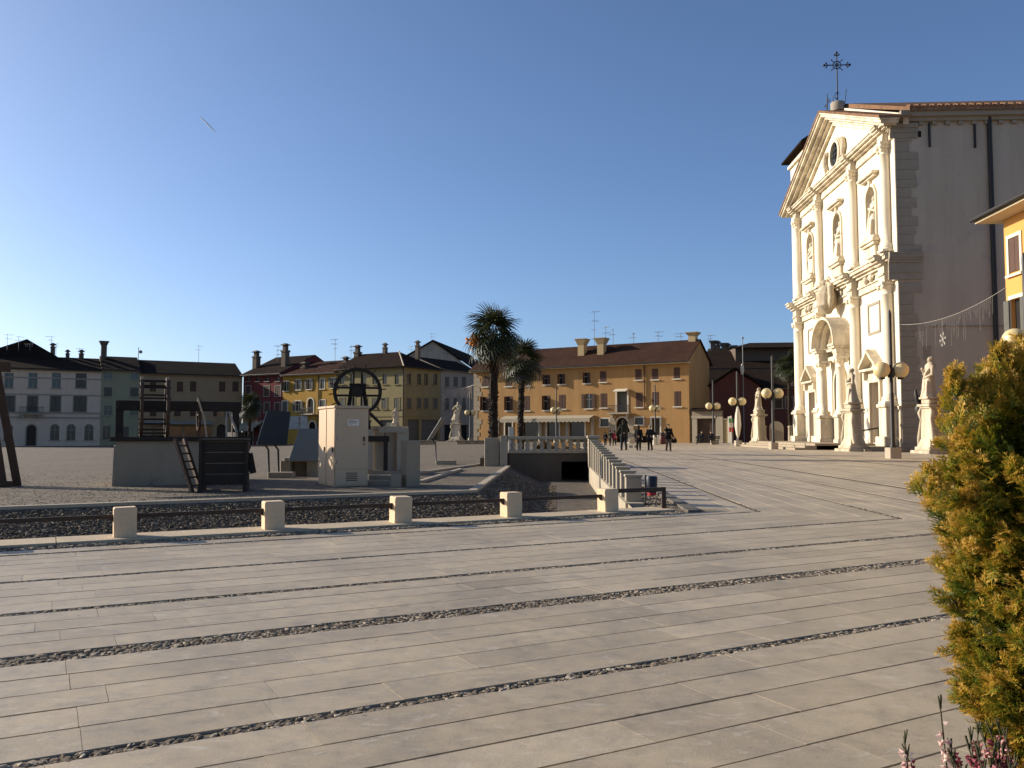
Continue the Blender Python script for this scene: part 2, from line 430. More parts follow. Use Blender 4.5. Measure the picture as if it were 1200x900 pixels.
# ------------------------------------------------------------------ layout of the six-sided square
A1, A2 = R(28.5), R(87.1)
C0 = Vector((2.69, 13.26))
U1 = Vector((math.cos(A1), math.sin(A1))); N1 = Vector((math.sin(A1), -math.cos(A1)))
U2 = Vector((math.cos(A2), math.sin(A2))); N2 = Vector((math.sin(A2), -math.cos(A2)))
def L1(t, s): return C0 + U1 * t + N1 * s
def L2(t, s): return C0 + U2 * t + N2 * s
def corner(s1, s2):
    a = L1(0, s1); b = L2(0, s2); det = U1.x * (-U2.y) + U2.x * U1.y
    d = b - a
    return a + U1 * ((d.x * (-U2.y) + U2.x * d.y) / det)
def t1c(s1, s2): return (corner(s1, s2) - L1(0, s1)).dot(U1)
def t2c(s1, s2): return (corner(s1, s2) - L2(0, s2)).dot(U2)
def sstep(x): x = max(0, min(1, x)); return x * x * (3 - 2 * x)
def ground_z(x, y):
    return -0.85 * sstep((y - 50) / 75) * sstep((-x / max(y, 1) - 0.04) / 0.30)

def strip_mesh(mb, s1a, s2a, za, s1b, s2b, zb, tl, tr, n1=1, n2=1):
    """band running along both canal edges between two offsets, mitred at the corner"""
    ca, cb = corner(s1a, s2a), corner(s1b, s2b)
    def run(A, B, ea, eb, n):
        for i in range(n):
            f0, f1 = i / n, (i + 1) / n
            p = [A.lerp(ea, f0), A.lerp(ea, f1), B.lerp(eb, f1), B.lerp(eb, f0)]
            mb.add([(p[0].x, p[0].y, za), (p[1].x, p[1].y, za), (p[2].x, p[2].y, zb), (p[3].x, p[3].y, zb)], [(0, 1, 2, 3)])
    run(L1(tl, s1a), L1(tl, s1b), ca, cb, n1)
    run(ca, cb, L2(tr, s2a), L2(tr, s2b), n2)

TL, TR = -34.0, 16.6      # canal runs from off the left edge to the bridge
# big ground sheet, gravel square, canal, outer paving
mb = MB(); mb.add([(-9000, -9000, -1.6), (9000, -9000, -1.6), (9000, 9000, -1.6), (-9000, 9000, -1.6)], [(0, 1, 2, 3)])
tag(mb.build('ground', 'earth'), kind='structure')

def gravel_square():
    mb = MB()
    ks = [0.12, 1, 2, 4, 7, 11, 16, 22, 30, 40, 52, 66, 82, 100, 125, 160]
    rows = []
    for k in ks:
        c = corner(-4.9 - k, -3.6 - k)
        a = L1(-75, -4.9 - k); b = L2(190, -3.6 - k)
        rows.append([a.lerp(c, i / 24) for i in range(24)] + [c.lerp(b, i / 40) for i in range(41)])
    nr = len(rows[0])
    vs = [(p.x, p.y, ground_z(p.x, p.y)) for r in rows for p in r]
    fs = [(i*nr+j, i*nr+j+1, (i+1)*nr+j+1, (i+1)*nr+j) for i in range(len(rows)-1) for j in range(nr-1)]
    mb.add(vs, fs, True)
    return tag(mb.build('gravel_square', 'gravel'), kind='structure')
gravel_square()

mb = MB()
strip_mesh(mb, -0.2, -0.85, -0.5, -3.2, -2.6, -0.5, TL, TR + 6, 1, 1)          # bed
tag(mb.build('ditch_bed', 'bed'), kind='structure')
mb = MB()
strip_mesh(mb, -3.2, -2.6, -0.5, -4.9, -3.6, -0.01, TL, TR, 1, 1)              # sloping bank
tag(mb.build('ditch_bank', 'bed'), kind='structure')
mb = MB()
strip_mesh(mb, -0.2, -0.85, 0.02, -0.21, -0.86, -0.6, TL, TR + 6)
tag(mb.build('ditch_wall', 'conc'), kind='structure')
# pale edging stones on the inner rim
mb = MB()
strip_mesh(mb, -4.88, -3.58, 0.035, -5.04, -3.74, 0.035, TL, TR)
strip_mesh(mb, -4.88, -3.58, 0.035, -4.88, -3.58, -0.06, TL, TR)
tag(mb.build('bank_edging', 'concpale'), kind='structure')
# kerb under the bollards (near edge) and gutters of loose stones
mb = MB()
cK = corner(0.32, -0.1)
def kerb_run(mb, s0, s1, z, ta, tb, L):
    a, b, c, d = L(ta, s0), L(tb, s0), L(tb, s1), L(ta, s1)
    mb.hexa([(p.x, p.y, z - 0.3) for p in (a, b, c, d)], [(p.x, p.y, z) for p in (a, b, c, d)])
rk = random.Random(5); t = TL
while t < t1c(0, -0.55) - 0.1:
    ln = min(rk.uniform(1.2, 1.6), t1c(0, -0.55) + 0.2 - t)
    kerb_run(mb, 0.3, -0.25, 0.022 + rk.uniform(-.003, .003), t + .004, t + ln - .004, L1); t += ln
tag(mb.build('kerb', 'kerb'), kind='structure')
mb = MB()
strip_mesh(mb, 0.62, 0.12, -0.012, 0.28, -0.60, -0.012, TL, TR + 6)
tag(mb.build('gutter_bed', 'mortar'), kind='structure')
mb = MB(); t = t2c(0.6, 0.0)
for i in range(24):
    kerb_run(mb, 0.10, -0.08, 0.03, t + i * .75, t + i * .75 + .742, L2)
tag(mb.build('kerb_dark', 'dkerb'), kind='structure')

# outer paving: one low sheet below, then real slabs
mb = MB()
strip_mesh(mb, 0.5, 0.08, -0.03, 150, 150, -0.03, -150, 190)
o = tag(mb.build('outer_paving_bed', 'slab'), kind='structure')
o.data.attributes.new('tone', 'FLOAT', 'POINT').data.foreach_set('value', [0.5] * len(o.data.vertices))
mb = MB()
strip_mesh(mb, 0.5, 0.08, -0.02, 15.5, 19.2, -0.02, -24, 68)
pavement = tag(mb.build('pavement', 'mortar'), kind='structure')

STRIPS = [(0.93, 1.01, .6), (2.61, 2.68, .8), (3.97, 4.06, 1), (5.21, 5.41, 1), (6.84, 6.92, 1), (8.62, 8.75, 1), (10.3, 10.55, 1), (12.3, 12.4, 1)]
bis = (corner(1, 1) - C0).normalized()
def side(p): return bis.x * (p.y - C0.y) - bis.y * (p.x - C0.x)     # >0 on the church leg
def clip(poly, sign):
    out = []
    for i in range(len(poly)):
        a, b = poly[i], poly[(i + 1) % len(poly)]; da, db = side(a) * sign, side(b) * sign
        if da >= 0: out.append(a)
        if (da >= 0) != (db >= 0): out.append(a.lerp(b, da / (da - db)))
    return out
def gen_rows(s_max, width):
    rows = []; s = 0.64
    for a, b, _ in STRIPS + [(s_max, s_max, 1)]:
        if a <= s: continue
        n = max(1, round((a - s) / width))
        for i in range(n): rows.append((s + (a - s) * i / n, s + (a - s) * (i + 1) / n))
        s = b
        if s >= s_max: break
    return rows
slabs = []
rs = random.Random(3)
GAP = 0.006
def slab_poly(L, s0, s1, ta, tb, sign):
    g = rs.uniform(.0045, .0085); c = rs.uniform(.0004, .0016)
    jig = lambda: rs.uniform(-.002, .002)
    q = [L(ta + c, s0 + g + jig()), L(tb - c, s0 + g + jig()), L(tb - c, s1 - g + jig()), L(ta + c, s1 - g + jig())]
    q = clip(q, sign)
    if len(q) < 3: return
    ar = abs(sum(q[i].x * q[(i+1)%len(q)].y - q[(i+1)%len(q)].x * q[i].y for i in range(len(q)))) / 2
    if ar < 0.004: return
    slabs.append(q)
for s0, s1 in gen_rows(15.4, 0.30):
    t = -23 + rs.uniform(0, .6); tend = t1c(s0, s0) + 0.3
    while t < tend:
        ln = rs.choice((0.55, 0.65, 0.75, 0.85, 1.0)) * rs.uniform(.92, 1.08)
        slab_poly(L1, s0, s1, t, t + ln, -1); t += ln
for s0, s1 in [(0.12, 0.64)] + gen_rows(19.1, 0.36):
    t = min(t2c(s0, s0), t2c(s1, s1)) - 0.5 + rs.uniform(0, .5)
    while t < 67:
        ln = rs.uniform(.7, 1.3); slab_poly(L2, s0, s1, t, min(t + ln, 67.2), 1); t += ln
fill = MB()
for a, b, _ in STRIPS:
    ca, cb = corner(a, a), corner(b, b); ea, eb = L2(67, a), L2(67, b)
    fill.add([(p.x, p.y, -.004) for p in (ca, ea, eb, cb)], [(0, 1, 2, 3)])
    ea, eb = L1(-24, a), L1(-24, b); fill.add([(p.x, p.y, -.009) for p in (ca, ea, eb, cb)], [(0, 1, 2, 3)])
tag(fill.build('strip_fill', 'bed', pavement), kind='stuff')
def slab_geo(q, tone):
    c = sum(q, Vector((0, 0))) / len(q); dz = rs.uniform(-.0008, .0008)
    n = len(q)
    vs = [(p.x, p.y, dz) for p in q] + [(p.x, p.y, -.028) for p in q]
    fs = [tuple(range(n))] + [(n+i, n+(i+1)%n, (i+1)%n, i) for i in range(n)]
    return vs, fs
scored = []
for i, q in enumerate(slabs):
    px = [proj((p.x, p.y, 0)) for p in q]
    a = 0.0
    if all(f > 0.3 for _, _, f in px):
        cx = sum(p[0] for p in px) / len(px); cy = sum(p[1] for p in px) / len(px)
        if -60 < cx < 1130 and cy < 930:
            a = abs(sum(px[j][0] * px[(j+1)%len(px)][1] - px[(j+1)%len(px)][0] * px[j][1] for j in range(len(px)))) / 2
    scored.append((a, i))
scored.sort(reverse=True)
single = set(i for a, i in scored[:300])
rest_v, rest_f, rest_t = [], [], []
for i, q in enumerate(slabs):
    tone = min(1, max(0, rs.gauss(.5, .16)))
    vs, fs = slab_geo(q, tone)
    if i in single:
        c = sum(q, Vector((0, 0))) / len(q)
        me = bpy.data.meshes.new('slab'); me.from_pydata([(x - c.x, y - c.y, z) for x, y, z in vs], [], fs)
        me.attributes.new('tone', 'FLOAT', 'POINT').data.foreach_set('value', [tone] * len(vs))
        link(me, 'slab', 'slab', pavement, (c.x, c.y, 0))
    else:
        k = len(rest_v); rest_v += vs; rest_f += [tuple(j + k for j in f) for f in fs]; rest_t += [tone] * len(vs)
me = bpy.data.meshes.new('paving_slabs'); me.from_pydata(rest_v, [], rest_f)
me.attributes.new('tone', 'FLOAT', 'POINT').data.foreach_set('value', rest_t)
tag(link(me, 'paving_slabs', 'slab', pavement), kind='stuff')

# loose stones: set into the strips, the gutter and the ditch
phi = (1 + 5 ** .5) / 2
ICO_V = np.array([(-1,phi,0),(1,phi,0),(-1,-phi,0),(1,-phi,0),(0,-1,phi),(0,1,phi),(0,-1,-phi),(0,1,-phi),(phi,0,-1),(phi,0,1),(-phi,0,-1),(-phi,0,1)]) / math.sqrt(1 + phi * phi)
ICO_F = np.array([(0,11,5),(0,5,1),(0,1,7),(0,7,10),(0,10,11),(1,5,9),(5,11,4),(11,10,2),(10,7,6),(7,1,8),(3,9,4),(3,4,2),(3,2,6),(3,6,8),(3,8,9),(4,9,5),(2,4,11),(6,2,10),(8,6,7),(9,8,1)])
def pebbles(name, pts, rad, mat, parent=None, flat=.55, sink=.3):
    n = len(pts)
    if not n: return
    pts = np.array(pts); r = RNG.uniform(rad[0], rad[1], n)
    sc = RNG.uniform(.5, 1.5, (n, 3)) * r[:, None]; sc[:, 2] = r * flat * RNG.uniform(.7, 1.2, n)
    a = RNG.uniform(0, 2 * np.pi, n)
    base = ICO_V[None] * (1 + RNG.uniform(-.42, .35, (n, 12, 1)))
    V = base * sc[:, None, :]
    x = V[..., 0] * np.cos(a)[:, None] - V[..., 1] * np.sin(a)[:, None]; y = V[..., 0] * np.sin(a)[:, None] + V[..., 1] * np.cos(a)[:, None]
    V = np.stack([x, y, V[..., 2]], -1) + pts[:, None, :]; V[..., 2] += (sc[:, 2] * (1 - 2 * sink))[:, None]
    F = ICO_F[None] + (np.arange(n) * 12)[:, None, None]
    tone = np.repeat(np.clip(RNG.normal(.5, .28, n), 0, 1), 12)
    me = np_mesh(name, V.reshape(-1, 3), F.reshape(-1, 3), tone, False)
    return tag(link(me, name, mat, parent), kind='stuff')
def seen(p, far):
    if p.y < .8: return False
    x, y, f = proj((p.x, p.y, 0)); return f < far and -70 < x < 1270 and y < 960
pts = []
for a, b, dens in STRIPS:
    w = b - a
    for L, sign, ta, tb in ((L1, -1, -16, t1c(a, a)), (L2, 1, t2c(a, a), 30)):
        for _ in range(int((tb - ta) * w * 3000 * dens)):
            s = a + w * (.5 + (RNG.random() - .5) * 1.10); p = L(ta + (tb - ta) * RNG.random(), s)
            if side(p) * sign > 0 and seen(p, 14) and RNG.random() < min(1, 5.5 / p.y + .1): pts.append((p.x, p.y, -.011 + .004 * RNG.random() + (.006 if sign > 0 else 0)))
pebbles('strip_stones', pts, (.006, .019), 'pebble', pavement, .40, .36)
pts = []
for _ in range(9000):
    p = L1(-18 + RNG.random() * (18 + t1c(.45, 0)), .29 + .36 * RNG.random())
    if seen(p, 30): pts.append((p.x, p.y, -.014))
for _ in range(3000):
    p = L2(RNG.random() * 16, -.06 - .56 * RNG.random())
    if side(p) > 0: pts.append((p.x, p.y, -.012))
pebbles('gutter_stones', pts, (.010, .028), 'pebble', None, .5, .3)['label'] = 'loose river stones in the gutter beside the kerb'
pts = []
for _ in range(60000):
    s = -.3 - 4.5 * RNG.random(); ta = -15 + RNG.random() * (15 + t1c(s, s * .75))
    p = L1(ta, s); z = -.5 if s > -3.2 else -.5 + (-3.2 - s) / 1.7 * .49
    if seen(p, 40): pts.append((p.x, p.y, z))
for _ in range(9000):
    s = -2.0 - 1.5 * RNG.random(); p = L2(RNG.random() * 16 - 2, s); z = -.5 if s > -2.6 else -.5 + (-2.6 - s) * .49
    if side(p) > 0: pts.append((p.x, p.y, z))
pebbles('ditch_stones', pts, (.008, .026), 'pebble_dark', None, .6, .2)['label'] = 'dark coarse gravel covering the dry ditch beds'
pts = []
for _ in range(9000):
    s = -5.1 - min(40, RNG.exponential(4.5)); p = L1(-19 + RNG.random() * (17.5 + t1c(s, s * .8)), s)
    if seen(p, 45): pts.append((p.x, p.y, 0))
pebbles('square_stones', pts, (.006, .018), 'pebble', None, .45, .35)['label'] = 'scattered pebbles on the near rim of the gravel square'

# ------------------------------------------------------------------ bollards and rails
me_b = MB().cbox(-.115, .115, -.115, .115, -.05, .325, .012).mesh('stone_bollard')
bpx = [(146, 631), (313, 622), (459, 613), (587, 605), (700, 599)]
tb = [(Vector(G(px, py)[:2]) - C0).dot(U1) for px, py in bpx]
step = (tb[-1] - tb[0]) / 4
tb = [tb[0] - step] + [tb[0] + step * i for i in range(5)]
names = ['square limestone bollard beyond the rest, at the very left edge of the kerb', 'square limestone bollard in front of the concrete well trough, first from the left',
         'square limestone bollard below the slanted dark board, second from the left', 'square limestone bollard to the right of the white cabinet',
         'square limestone bollard in front of the pale ditch edging', 'square limestone bollard closest to the ramp posts']
for i, t in enumerate(tb):
    p = L1(t, 0.05)
    o = link(me_b, 'stone_bollard', 'bollard', None, (p.x, p.y, 0.02))
    o.rotation_euler = (rs.uniform(-.02, .02), rs.uniform(-.02, .02), A1 + rs.uniform(-.05, .05)); o.scale = (1, 1, 1 + rs.uniform(-.02, .02))
    tag(o, names[i], 'bollard', 'limestone bollards along the kerb')
lab = ['at the left edge of the photo', 'left of the second bollard', 'before the white cabinet', 'before the grey stone pier', 'over the ditch beside the ramp']
for i in range(5):
    a, b = L1(tb[i] + .11, .05), L1(tb[i+1] - .11, .05)
    m_ = MB(); mid = (a + b) / 2
    f = lambda p, z: (p.x - a.x, p.y - a.y, z)
    m_.bar(f(a, 0), f(b, 0), .035, .045); m_.bar(f(a, -.045), f(a.lerp(b, .03), -.0), .03, .05); m_.bar(f(b.lerp(a, .03), 0), f(b, -.045), .03, .05)
    tag(m_.build('iron_rail', 'rust', None, (a.x, a.y, .245)), 'dark rusty iron rail between stone bollards, ' + lab[i], 'rail', 'iron rails between the bollards')
# end rail with bent leg up to the ramp
a = L1(tb[5] + .11, .05); b = L1(tb[5] + 1.02, .05)
m_ = MB(); m_.bar((0, 0, .29), (b.x - a.x, b.y - a.y, .29), .045, .06); m_.bar((b.x - a.x, b.y - a.y, .32), (b.x - a.x, b.y - a.y, 0), .06, .05)
tag(m_.build('iron_rail', 'rust', None, (a.x, a.y, .02)), 'short dark iron rail with an upright leg at its end', 'rail', 'iron rails between the bollards')

# ------------------------------------------------------------------ ramp balustrade and bridge parapet
BA = Vector((2.12, 14.1)); BB = Vector((2.90, 29.3))
bdir = (BB - BA).normalized(); bang = math.atan2(bdir.y, bdir.x)
bal = empty('ramp_balustrade', (BA.x, BA.y, 0), bang, 'pale stone ramp balustrade of square posts running back to the bridge', 'balustrade')
LB = (BB - BA).length
m_ = MB(); m_.box(-.3, LB, -.02, .28, -.55, .03); m_.build('coping', 'concpale', bal)
for i in range(14):
    x = .1 + i * (LB - 1.2) / 13
    h = .40 + .45 * (i / 13) ** 1.2
    w = .105
    MB().cbox(-w, w, -.13, .13, 0, h, .012).cbox(-w-.012, w+.012, -.145, .145, h, h + .045, .01).build('post', 'concpale', bal, (x, .12, .03))
MB().cbox(-.35, .35, -.18, .18, 0, .98, .02).cbox(-.4, .4, -.22, .22, .98, 1.08, .02).build('end_pier', 'concpale', bal, (LB - .15, .12, 0))
# waste bin hung on the first post
o = empty('litter_bin', (BA.x + .14, BA.y - .22, 0), bang, 'small dark blue litter bin with a red bottom on the first ramp post', 'bin')
MB().lathe(0, 0, [(.075, .20), (.085, .23), (.095, .44), (.085, .46)], 14).build('bucket', surf('bin_blue_paint', (.012, .014, .035), .45, .2, 4, 30, 0), o)
MB().lathe(0, 0, [(.076, .15), (.076, .199)], 14).build('bottom_cap', surf('bin_red_paint', (.35, .02, .02), .5, .2, 4, 30, 0), o)
MB().tube((0, .1, 0), (0, .1, .48), .015).build('post', 'iron', o)

PX0, PX1, PY = -0.12, 2.72, 30.0
br = empty('bridge', (PX0, PY, 0), 0, 'small stone bridge with baluster parapet and dark tunnel over the ditch', 'bridge')
Wp = PX1 - PX0
m_ = MB(); m_.wall(Wp, -.55, .46, [(1.85, Wp - .03, -.6, .17, False)], .5); m_.box(-.7, Wp + .1, .5, .55, .2, .46)
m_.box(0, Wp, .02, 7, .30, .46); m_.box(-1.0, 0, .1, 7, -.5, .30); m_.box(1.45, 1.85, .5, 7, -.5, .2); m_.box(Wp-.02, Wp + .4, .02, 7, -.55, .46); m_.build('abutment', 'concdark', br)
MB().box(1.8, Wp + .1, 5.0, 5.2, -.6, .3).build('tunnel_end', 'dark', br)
MB().cbox(0, Wp, -.05, .25, .46, .56, .01).build('base_rail', 'concpale', br)
MB().cbox(-.02, Wp, -.07, .27, .94, 1.05, .012).build('top_rail', 'concpale', br)
meb = MB().lathe(0, 0, [(.085, 0), (.085, .05), (.055, .07), (.085, .15), (.085, .2), (.05, .31), (.06, .33), (.085, .34), (.085, .38)], 10).mesh('baluster')
for i in range(11): link(meb, 'baluster', 'concpale', br, (.16 + i * (Wp - .3) / 10, .1, .56))
for x in (-.17, Wp + .12): MB().cbox(x - .13, x + .13, -.12, .32, -.5, 1.08, .015).build('pier', 'concpale', br)
MB().cbox(-.85, -.31, -.02, .45, -.05, 1.0, .02).build('end_block', 'conc', br)
p = P(599, 515, 33.5)
o = empty('white_service_box', (p.x, p.y, .46), 0, 'narrow white service box standing behind the bridge parapet', 'box')
MB().cbox(-.10, .10, -.09, .09, 0, .95, .01).build('housing', 'white', o); MB().box(-.085, .085, -.097, -.09, .1, .9).build('door', 'white', o)
# ------------------------------------------------------------------ figures (statues, people) as one continuous skin
def remesh(o, voxel=.03, smooth=2):
    r = o.modifiers.new('skin', 'REMESH'); r.mode = 'VOXEL'; r.voxel_size = voxel; r.use_smooth_shade = True
    if smooth:
        s = o.modifiers.new('soften', 'SMOOTH'); s.iterations = smooth; s.factor = .4
    return o
def draped(mb, h, lean, seed, fold=.06, w=1.0):
    """robed standing body: stacked rings with folds, contrapposto sway; returns the sway function"""
    r_ = random.Random(seed); n = 28
    prof = [(0, .205), (.03, .215), (.15, .185), (.32, .172), (.47, .170), (.56, .158), (.62, .140), (.68, .148), (.75, .168), (.80, .175), (.835, .145), (.86, .10), (.885, .062), (.90, .06)]
    ph = [r_.uniform(0, 6.3) for _ in range(4)]
    sway = lambda z: lean * math.sin(z * 3.3 + ph[0]) * .09
    vs = []
    for z, r in prof:
        for j in range(n):
            t = 2 * math.pi * j / n
            k = max(0, 1 - z / .75)
            rr = r * (1 + fold * k * (math.sin(5 * t + ph[1] + z * 2) + .7 * math.sin(9 * t + ph[2] - z * 3)) + .05 * math.sin(3 * t + 6 * z + ph[3]))
            flat = .62 + .28 * k
            vs.append(((rr * math.cos(t) * w + sway(z)) * h, rr * math.sin(t) * flat * h, z * h))
    m = len(prof)
    mb.add(vs, [(i*n+j, i*n+(j+1)%n, (i+1)*n+(j+1)%n, (i+1)*n+j) for i in range(m-1) for j in range(n)] + [tuple(range(n))[::-1], tuple(range((m-1)*n, m*n))], True)
    return sway
def statue_mesh(h, seed, pose='cross'):
    mb = MB(); r_ = random.Random(seed)
    sw = draped(mb, h, 1 if seed % 2 else -1, seed)
    hx = sw(.93) * h
    mb.ball((hx, -.012 * h, .935 * h), .066 * h, 14, 10, (.86, 1.0, 1.18))
    mb.ball((hx, .018 * h, .95 * h), .068 * h, 12, 8, (.98, .95, 1.05))             # hair mass
    mb.ball((hx, -.078 * h, .925 * h), .014 * h, 6, 5, (.8, 1, 1.4))                # nose
    mb.ball((hx, -.05 * h, .875 * h), .035 * h, 8, 6, (.8, .8, 1.2))                # beard / chin
    sx = sw(.8) * h
    def arm(s, elbow, hand):
        sh = Vector((sx + s * .145 * h, 0, .79 * h)); e = Vector(elbow) * h; k = Vector(hand) * h
        mb.path([sh, e, k], [.052 * h, .045 * h, .030 * h], 8); mb.ball(k, .030 * h, 8, 6, (1, 1, 1.3)); mb.ball(e, .045 * h, 8, 6)
    if pose == 'cross':
        arm(-1, (-.20, -.05, .60), (-.02, -.14, .64)); arm(1, (.20, -.04, .58), (.06, -.14, .56))
    elif pose == 'raise':
        arm(-1, (-.20, -.05, .60), (-.10, -.15, .72)); arm(1, (.20, -.04, .57), (.08, -.14, .50))
    else:
        arm(-1, (-.20, .0, .58), (-.19, -.06, .42)); arm(1, (.20, -.06, .60), (.04, -.15, .68))
    # cloak thrown across
    mb.path([(sx + .15*h, -.02*h, .80*h), (sx + .03*h, -.12*h, .62*h), (-.10*h, -.10*h, .45*h), (-.15*h, .03*h, .32*h)], [.035*h, .035*h, .04*h, .03*h], 8)
    mb.path([(-.07*h, -.11*h, .45*h), (-.05*h, -.12*h, .25*h), (-.08*h, -.14*h, .04*h)], [.022*h, .03*h, .035*h], 7)
    mb.path([(.06*h, -.10*h, .42*h), (.06*h, -.12*h, .22*h), (.09*h, -.14*h, .04*h)], [.02*h, .028*h, .035*h], 7)
    mb.box(-.23*h, .23*h, -.19*h, .19*h, -.03*h, .02*h)
    return mb.mesh('statue')
def statue(name, loc, rz, h, seed, pose, label, group=None, mat='statue'):
    o = link(statue_mesh(h, seed, pose), name, mat, None, loc); o.rotation_euler = (0, 0, rz)
    remesh(o, h / 105.0, 1)
    return tag(o, label, 'statue', group)

# ------------------------------------------------------------------ the church
FC = Frame((22.4 + .05 * 77.9, 77.9), R(-92.9))        # x runs from the far end of the front towards us, y into the church
CW, CC = 22.8, 11.4
ch = empty('church', FC.w(0), FC.a, 'tall white stone church with columned temple front and triangular pediment', 'church')
COLX = (1.1, 7.3, 15.5, 21.7); NX = (4.2, 11.4, 18.6)
ops = [(x - .85, x + .85, 14.9, 18.5, True) for x in NX]
ops += [(CC - 1.25, CC + 1.25, .5, 6.2, True)] + [(x - .85, x + .85, .5, 4.7, False) for x in (4.2, 18.6)]
mb = MB(); mb.wall(CW, -.1, 21.5, ops, .75)
mb.prism([(-.1, 21.5), (CW + .1, 21.5), (CC, 26.2)], 0, .7)
mb.box(0, CW, .75, .8, 0, 21.5); mb.box(-.02, 0, 0, .8, 0, 21.5)
mb.build('front_wall', 'church', ch)
def stack(mb, x0, x1, z0, layers, back=0.0):
    """moulding built of courses: (height, projection)"""
    z = z0
    for h, pr in layers:
        mb.box(x0 - max(0, pr - .0) * 0, x1, -pr, back - .003, z, z + h - .002); z += h
# plinth
for a, b in ((0, 3.1), (5.4, 8.6), (14.2, 17.4), (19.8, CW)):
    mb = MB(); stack(mb, a, b, .3, [(.5, .12), (1.9, .06), (.25, .14)]); mb.build('plinth', 'churchtrim', ch)
ENT1 = [(.45, .18), (.12, .28), (.55, .20), (.18, .40), (.14, .62), (.22, .80), (.12, .88)]
mb = MB(); stack(mb, -.05, CW + .02, 11.15, ENT1); mb.build('lower_entablature', 'churchtrim', ch)
mb = MB()
for i in range(int(CW / .42)):
    mb.box(.2 + i * .42, .2 + i * .42 + .2, -.60, -.40, 12.46, 12.59)
tag(mb.build('dentils', 'churchtrim', ch), kind='stuff')
ENT2 = [(.28, .15), (.30, .12), (.12, .35), (.14, .6), (.16, .8), (.10, .88)]
mb = MB(); stack(mb, -.05, CW + .02, 20.6, ENT2); mb.build('upper_entablature', 'churchtrim', ch)
# ressauts over the columns, the columns themselves
def column_mesh(h, r, cap='i'):
    mb = MB()
    b = [(r*1.32, 0), (r*1.32, .10), (r*1.22, .11), (r*1.32, .2), (r*1.25, .28), (r*1.05, .31), (r*1.14, .38), (r*1.0, .44)]
    sh = [(r * (1 - .14 * max(0, (k - .33) / .67) ** 1.5), .44 + (h - 1.25) * k) for k in (0, .2, .4, .6, .8, 1)]
    t = h - .8; rt = r * .86
    b += sh + [(rt*1.08, t), (rt*1.08, t+.05), (rt*.98, t+.07)]
    if cap == 'c': b += [(rt*1.0, t+.15), (rt*1.25, t+.28), (rt*1.08, t+.30), (rt*1.2, t+.45), (rt*1.45, t+.6), (rt*1.3, t+.62)]
    else: b += [(rt*1.02, t+.3), (rt*1.12, t+.33), (rt*1.28, t+.5), (rt*1.32, t+.6)]
    mb.lathe(0, 0, b, 24)
    mb.box(-r*1.35, r*1.35, -r*1.35, r*1.35, h - .18, h); mb.box(-r*1.4, r*1.4, -r*1.4, r*1.4, -.14, 0)
    for sx in (-1, 1):
        for sy in (-1, 1):
            mb.ball((sx*rt*1.12, sy*rt*1.12, h-.30), .17 if cap == 'i' else .2, 8, 6)
            if cap == 'c': mb.ball((sx*rt*1.0, sy*rt*1.0, h-.55), .15, 7, 5)
    return mb.mesh('column')
lowc, upc = column_mesh(7.9, .40), column_mesh(7.25, .345, 'c')
for x in COLX:
    link(lowc, 'column', 'church', ch, (x, -.26, 3.25)); link(upc, 'column', 'church', ch, (x, -.2, 13.35))
    mb = MB(); mb.cbox(x - .78, x + .78, -1.0, 0, .3, .95, .05); mb.cbox(x - .62, x + .62, -.8, 0, .95, 2.85, .04); mb.cbox(x - .74, x + .74, -.92, 0, 2.85, 3.1, .06)
    mb.build('pedestal', 'churchtrim', ch)
    mb = MB(); stack(mb, x - .52, x + .52, 11.15, [(h, p + .45) for h, p in ENT1]); mb.build('entablature_block', 'churchtrim', ch)
    mb = MB(); stack(mb, x - .46, x + .46, 20.6, [(h, p + .38) for h, p in ENT2[:2]] + [(.12, .7), (.14, .85), (.16, 1.0), (.10, 1.06)]); mb.build('entablature_block', 'churchtrim', ch)
# pediment: raking courses
def rake(mb, dz0, dz1, pr, over):
    m = 4.70 / (CC + .1)
    for s in (-1, 1):
        xe = CC + s * (CC + over)
        z = lambda x: 26.35 - abs(x - CC) * m
        mb.prism([(xe, z(xe) + dz0), (CC, 26.35 + dz0), (CC, 26.35 + dz1), (xe, z(xe) + dz1)], -pr, -.002)
mb = MB()
for dz0, dz1, pr, ov in ((-.75, -.45, .25, -.3), (-.449, -.25, .5, .1), (-.249, -.05, .85, .5), (-.049, .18, 1.15, .85), (.181, .30, 1.28, 1.0)): rake(mb, dz0, dz1, pr, ov)
ped = mb.build('pediment', 'churchtrim', ch)
mb = MB()
for s in (-1, 1):
    m = 4.70 / (CC + .1); xe = CC + s * (CC + 1.05); ze = 26.35 - abs(xe - CC) * m
    mb.prism([(xe, ze + .302), (CC, 26.652), (CC, 26.83), (xe, ze + .48)], -1.34, .8)
mb.build('rake_tiles', 'rooftan', ped)
